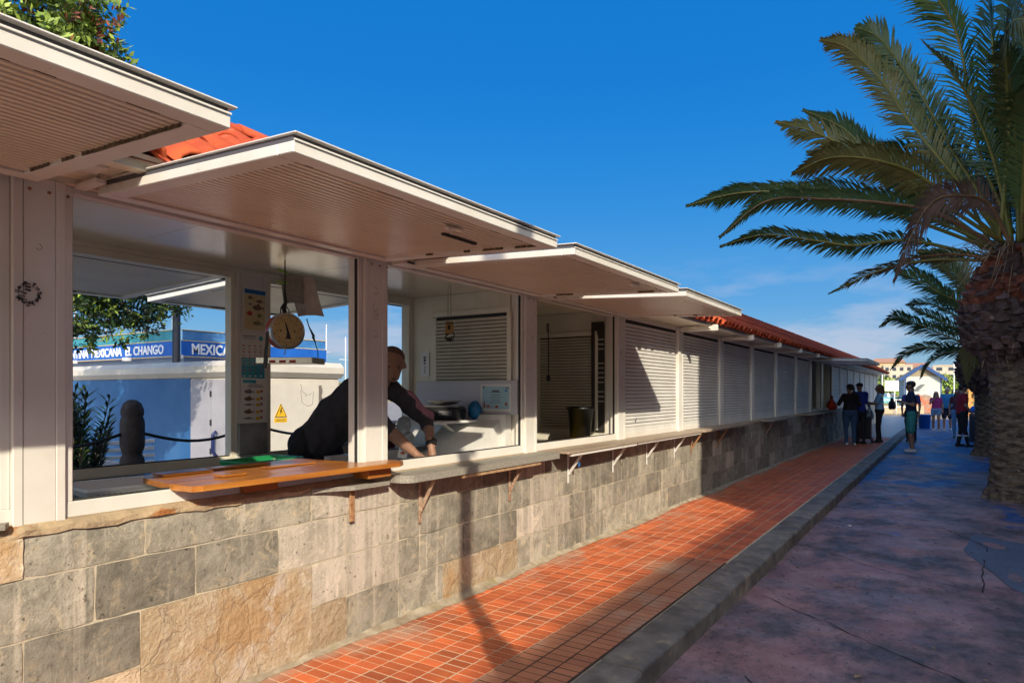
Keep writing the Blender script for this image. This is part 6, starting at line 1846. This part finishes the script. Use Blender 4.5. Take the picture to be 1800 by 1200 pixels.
def house(d, u, w, dp, h, m, label, roof=False, nf=2, nw=4):
    p = PP(d, u); z = hz(p.x, p.y)-.3 if d > 100 else -.2
    t = empty('house', (p.x, p.y, z), math.atan2(p.y, p.x), label, 'house', 'houses on the far hillside')
    b = MB(); h = h*random.Random(label).uniform(.42, .72); b.cbox(0,dp,-w/2,w/2,0,h,.03); b.build('wall', m, t)
    b = MB()
    if roof: b.add([(-.3,-w/2-.3,h),(dp+.3,-w/2-.3,h),(dp+.3,w/2+.3,h),(-.3,w/2+.3,h),(dp/2,-w/2+.8,h+w*.10+.6),(dp/2,w/2-.8,h+w*.10+.6)], [(0,4,5,3),(1,2,5,4),(0,1,4),(2,3,5),(3,2,1,0)])
    else: b.box(-.12,dp+.1,-w/2-.1,w/2+.1,h,h+.28)
    b.build('roof', RT if roof else m, t)
    for f in range(nf):
        for k in range(nw):
            y = -w/2+(k+.5)*w/nw; z0 = .7+f*(h/nf)
            c_ = MB(); c_.box(-.03,.02,y-w/nw*.25,y+w/nw*.25,z0,z0+h/nf*.45); c_.build('window', WIN, t)
    return t
hs = [(175,.545,9,7,6.0,0,0,'cream'),(182,.560,10,7,7,3,1,'ochre'),(170,.575,8,6,5.5,2,0,'white'),(188,.592,12,8,7,1,1,'terracotta'),(176,.612,7,6,5,0,0,'cream'),(190,.628,9,7,6.5,2,0,'white'),(178,.645,8,6,6,1,1,'terracotta'),(168,.664,13,7,5.5,2,0,'white'),(185,.690,10,7,6.5,0,1,'cream'),(176,.712,10,7,6,3,0,'ochre'),(195,.535,10,7,8,1,1,'terracotta'),(198,.585,10,7,8.5,0,0,'cream'),(196,.655,11,7,8,3,1,'ochre')]
where = ['just past the end of the market roof','one plot right of the market roof end','behind the cap of the man in teal shorts','tucked behind the drooping palm frond tips','behind the blue gable apex','right of the gable roof','above the gable roof slope','long and low with dark glazing above the gable','behind the flagpole','partly hidden by the palm trunks','highest on the slope past the roof end','highest above the gable','highest right of the flagpole']
for (d, u, w, dp, h, mi, rf_, nm), wh in zip(hs, where): house(d, u, w*.8, dp, h, HC[mi], '%s house %s, %s' % (nm, 'with red tiled roof' if rf_ else 'with flat roof', wh), bool(rf_))
# scrub on the slope
r_ = random.Random(3)
sc = MB()
spots = [(r_.uniform(95, 165), r_.uniform(.50, .76)) for _ in range(150)]
cc = []
for d, u in spots:
    p = PP(d, u); cc.append(((p.x, p.y, hz(p.x, p.y)+.2), r_.uniform(.3, .9)))
tag(leaf_cloud(cc, 26, 0, .55, [.25,.45,.05,.25], ar=.6, seed=9).build('hillside_scrub', [LF1, LF2, mat('dry_grass', (.40,.30,.10), .9), LF4]), 'low green and yellow scrub covering the far slope', 'shrubs', kind='stuff')
for i, (d, u, h_) in enumerate(((72,.690,2.9),(78,.715,3.6),(88,.540,2.6),(92,.556,2.5))):
    p = PP(d, u); t = empty('bushy_tree', (p.x, p.y, -.2), 0, ['round bright green tree beside the flagpole', 'bright green tree behind the orange timber frame', 'green tree just right of the market building end', 'green tree behind the white notice board'][i], 'tree')
    b = MB(); b.tube([(0,0,0),(0,0,h_*.6)], [.12,.07], 6); b.build('trunk', BARK, t)
    leaf_cloud(clump_field([((0,0,h_*.75), h_*.42)], 16, i+20), 26, 0, .28, [.4,.45,.0,.15], ar=.6, seed=30+i).build('crown', [LF1, LF2, LF3, LF4], t)
# gabled hut with blue bargeboards
GW = mat('hut_wall', (.52,.54,.50), .7, col2=(.44,.47,.44), scale=.9); GB = mat('hut_blue_trim', (.012,.06,.20), .6); GR = mat('hut_roof', (.50,.36,.22), .8, col2=(.40,.28,.17), scale=2)
p = PP(52, .612)
t = empty('gabled_hut', (p.x, p.y, -.18), R(8), 'small hut with blue-edged gable roof at the far end of the promenade', 'hut')
b = MB(); b.box(0,4.6,-1.22,1.22,0,2.75); b.add([(0,-1.22,2.75),(0,1.22,2.75),(0,0,3.58),(4.6,-1.22,2.75),(4.6,1.22,2.75),(4.6,0,3.58)], [(0,2,1),(3,4,5)]); b.build('wall', GW, t)
b = MB()
for sg in (-1,1): b.add([(-.28,sg*1.50,2.62),(4.9,sg*1.50,2.62),(4.9,0,3.70),(-.28,0,3.70),(-.28,sg*1.50,2.54),(4.9,sg*1.50,2.54),(4.9,0,3.62),(-.28,0,3.62)], [(0,1,2,3),(4,7,6,5),(0,4,5,1),(0,3,7,4)])
b.build('roof', GR, t)
b = MB()
for sg in (-1,1): b.obox((-.30,sg*1.58,2.52),(-.30,0,3.68),.05,.22,(0,0,1))
b.build('bargeboard', GB, t)
b = MB(); b.add([(-.012,-1.05,2.83),(-.012,1.05,2.83),(-.012,0,3.45)], [(0,2,1)]); b.build('gable_panel', mat('gable_board', (.30,.25,.16), .8), t)  # tan triangular board on the gable
b = MB(); b.box(-.015,.0,1.12,1.20,0,2.7); b.box(-.015,0,-1.24,-1.16,0,2.7); b.build('corner_trim', GB, t)
b = MB()
mur = [(.95,0),(.98,.5),(.75,.9),(.6,1.25),(.35,1.5),(.1,1.35),(-.1,1.42),(-.45,1.35),(-.7,1.1),(-.95,1.15),(-1.1,.7),(-1.1,0)]
b.add([(-.02,y,z) for y, z in mur], [tuple(range(len(mur)))]); b.build('painted_rocks', mat('mural_coral', (.50,.13,.06), .8, col2=(.30,.22,.17), scale=2.4, lo=.42, hi=.58, col3=(.6,.3,.12), s3=5), t)
b = MB(); bird = [(.9,1.62),(.55,1.78),(.35,2.05),(.15,2.18),(-.05,2.22),(-.15,2.15),(.0,2.05),(.1,1.9),(.3,1.75),(.15,1.72),(.4,1.66)]
b.add([(-.02,y,z) for y, z in bird], [tuple(range(len(bird)))]); b.build('painted_branch_shape', mat('mural_grey', (.14,.15,.15), .8), t)
for k in range(3):
    b = MB(); b.box(.4+k*1.4,1.2+k*1.4,-1.235,-1.2205,.1,2.4); b.build('side_door', mat('hut_door', (.45,.36,.25), .7), t)
def pole(name, d, u, h, r, label, m=WHITE, cat='pole', z=-.18):
    p = PP(d, u, z); t = empty(name, p, 0, label, cat); b = MB(); b.tube([(0,0,0),(0,0,h)], [r, r*.6], 8); b.build('pole_shaft', m, t); return t
pole('flagpole', 60, .6585, 4.2, .06, 'white pole to the right of the gabled hut')
pole('flagpole', 70, .5515, 3.8, .07, 'white pole right of the end of the market building')
p = PP(48, .5655); t = empty('notice_board', (p.x, p.y, -.15), R(YAW-90), 'white lined notice board on a post beyond the woman in the light blue blouse', 'sign')
b = MB(); b.cbox(-.50,.50,-.03,0,1.65,2.40,.01); b.build('board', WHITE, t)
b = MB()
for k in range(4): b.box(-.44,.44,-.034,-.031,1.76+k*.15,1.79+k*.15)
b.build('printed_lines', FG, t)
b = MB(); b.tube([(.22,.03,0),(.22,.03,1.7)], .04, 8); b.build('post', ALU, t)
# boats, rail and low wall
p = PP(54, .565); t = empty('moored_boat', (p.x, p.y, .55), R(YAW-90), 'bright turquoise boat hull behind the white railing', 'boat')
b = MB(); b.add([(-1.3,-.3,0),(1.1,-.3,0),(1.1,.5,0),(-1.3,.5,0),(-1.7,-.45,.5),(1.25,-.45,.42),(1.25,.7,.42),(-1.7,.7,.5),(-1.4,-.2,.30),(1.1,-.2,.3),(1.1,.45,.3),(-1.4,.45,.3)], [(3,2,1,0),(0,1,5,4),(1,2,6,5),(2,3,7,6),(3,0,4,7),(4,5,9,8),(5,6,10,9),(6,7,11,10),(7,4,8,11),(8,9,10,11)]); b.build('hull', mat('turquoise_paint', (.02,.38,.52), .4, col2=(.3,.55,.6), scale=5), t)
b = MB(); b.cbox(-.4,.3,-.15,.4,.3,.8,.05); b.build('cabin', WHITE, t)
p = PP(46, .545); t = empty('white_railing', (p.x, p.y, -.15), R(YAW-90), 'white tubular railing crossing the end of the pavement', 'railing')
b = MB()
for z in (.55,1.05): b.tube([(-.8,0,z),(2.3,0,z)], .03, 6)
b.build('rail', WHITE, t)
for k in range(4):
    b = MB(); b.tube([(-.8+k*1.03,0,0),(-.8+k*1.03,0,1.05)], .03, 6); b.build('upright', WHITE, t)
t = empty('low_wall', (PP(50,.53).x, PP(50,.53).y, -.2), R(YAW-90), 'low sunlit sandstone wall behind the white railing', 'wall')
b = MB(); b.cbox(-2,4.2,0,.35,0,.62,.02); b.build('wall_body', mat('sandstone', (.46,.36,.24), .85, col2=(.36,.28,.18), scale=3, bump=.01, bscale=12), t)
TIM = mat('orange_timber', (.52,.25,.06), .6, col2=(.40,.18,.04), scale=3)
p = PP(44, .692); t = empty('timber_frame', (p.x, p.y, -.15), R(YAW-90), 'orange timber climbing frame with diagonal beams behind the crimson t-shirt man', 'climbing frame')
for (a, c_) in (((-.55,0,0),(-.45,0,2.5)),((.9,0,0),(.85,0,1.5)),((-.2,.3,0),(-.15,.3,2.3))):
    b = MB(); b.obox(a, c_, .18, .18); b.build('post', TIM, t)
for (a, c_) in (((-.45,0,2.45),(1.0,0,1.55)),((-.45,.1,1.0),(1.1,.1,1.25)),((-.6,0,1.75),(.9,0,.85)),((-.45,.3,2.3),(.9,.3,2.35))):
    b = MB(); b.obox(a, c_, .12, .2); b.build('beam', TIM, t)

# ------------------------------------------------------------------ neighbours outside the frame whose shade falls on the street
def block(name, x0, x1, y0, y1, h, label, rot=0, wm=None):
    t = empty(name, ((x0+x1)/2, y1, -.2), rot, label, 'building')
    b = MB(); w = (x1-x0)/2
    b.box(-w, w, -(y1-y0), 0, 0, h); b.build('wall', wm or mat('neighbour_render', (.70,.64,.54), .85, col2=(.62,.56,.46), scale=1), t)
    b = MB(); b.box(-w-.15, w+.15, -(y1-y0)-.15, .15, h, h+.3); b.build('parapet', WHITE, t)
    nx = int(2*w/3.2)
    for f in range(int(h/3.2)):
        for k in range(nx):
            x = -w+1.6+k*3.2-.55
            c_ = MB(); c_.box(x, x+1.1, .0, .05, 1.0+f*3.1, 2.4+f*3.1); c_.build('window', WIN, t)
    return t
# shade line through the wall at X 9.12: corner of the long block opposite
k_ = math.tan(R(90-SUN_AZ))
def back(x, y, Y): return x - (y-Y)*k_
xa = back(9.12, 2.87, -4.3); xb = back(36.6, 2.87, -4.3)
block('apartment_block', xa, xb, -16, -4.3, 14.0, 'long dark rendered apartment block across the street from the stalls', 0, mat('dark_neighbour_render', (.20,.17,.15), .85, col2=(.15,.13,.12), scale=1))
# the lower block behind the camera shades the kerb and the road
hh = 9.3; dist = hh/math.tan(R(SUN_EL)); Yt = 1.97 - .15 - dist*math.sin(R(SUN_AZ)) 
block('low_block', -32, .5, Yt-9, Yt, hh+.2-.3, 'lower rendered block further along the street behind the viewer')
# street lamp beside the viewer, its shadow crosses the pavement
lx, ly = .28, -.86
t = empty('street_lamp', (lx, ly, ROAD_Z), 0, 'slim dark street lamp post standing just beside the viewer', 'street lamp')
b = MB(); b.tube([(0,0,0),(0,0,2.42)], .085, 16); b.tube([(0,0,2.42),(0,0,2.52)], [.085,.056], 16); b.tube([(0,0,2.52),(0,0,6.4)], [.056,.05], 12); b.build('post', mat('lamp_post_paint', (.05,.06,.06), .5), t)
b = MB(); b.cbox(-.10,.10,-.05,.05,4.00,4.09,.01); b.cbox(-.085,.085,-.05,.05,3.80,3.88,.01); b.build('junction_box', BLACK, t)
b = MB(); b.lathe([(.03,6.4),(.16,6.5),(.20,6.62),(.10,6.75),(.02,6.8)], 16); b.build('lamp_head', ALU, t)
# litter on the road
r_ = random.Random(2)
LM = [mat('dry_leaf', (.30,.20,.10), .8), mat('dark_leaf', (.06,.045,.03), .8)]
def scrap(b, x, y, s_, mi):
    a = r_.uniform(0, 6.28); z = roadz(x, y)+.008; ca, sa = math.cos(a), math.sin(a)
    b.add([(x-s_*ca, y-s_*sa, z), (x+s_*.4*sa, y-s_*.4*ca, z+s_*.35), (x+s_*ca, y+s_*sa, z+.002), (x-s_*.4*sa, y+s_*.4*ca, z+s_*.2)], [(0,1,2,3)], mi)
b = MB()
for k in range(240):
    x = r_.uniform(1.9, 12)
    y = 1.30-abs(r_.gauss(0, .12)) if k % 2 else r_.uniform(-.6, 1.25)
    scrap(b, x, y, r_.uniform(.006, .022), k % 3)
tag(b.build('leaf_litter', LM+[mat('gutter_grit', (.20,.16,.12), .9)]), 'dry leaf scraps and grit scattered on the road and in the gutter', 'litter', kind='stuff')
for (x, y, s_, lab) in ((4.05,.42,.040,'largest curled dry leaf on the road between the kerb and the long crack'),(3.35,-.02,.032,'curled brown leaf lying beside the blue paint patch'),(5.9,.75,.036,'curled dark leaf on the road just below the kerb shadow')):
    b = MB(); s2 = s_; b.add([(-s2,0,.002),(-s2*.3,-s2*.35,.012),(s2*.6,-s2*.28,.010),(s2,0,.003),(s2*.4,s2*.35,.010),(-s2*.4,s2*.32,.012)], [(0,1,5),(1,2,4,5),(2,3,4)])
    tag(b.build('fallen_leaf', LM[0 if s_ > .034 else 1], None, (x, y, roadz(x, y)+.007), (.1,.1,x*3)), lab, 'leaf')
b = MB(); b.tube([(-.03,0,.006),(0,.004,.008),(.03,.002,.006)], .0028, 6); tag(b.build('drinking_straw', WHITE, None, (2.93, .735, ROAD_Z+.006), (0,0,R(-50))), 'short white straw piece lying on the road near the kerb', 'straw')
b = MB(); b.poly([(-.03,-.02,0),(.03,-.015,.004),(.025,.02,.0),(-.02,.018,.006)], .003); tag(b.build('paper_scrap', PAPER, None, (8.6, .98, roadz(8.6,.98)+.008)), 'white paper scrap in the gutter beside the kerb', 'paper')
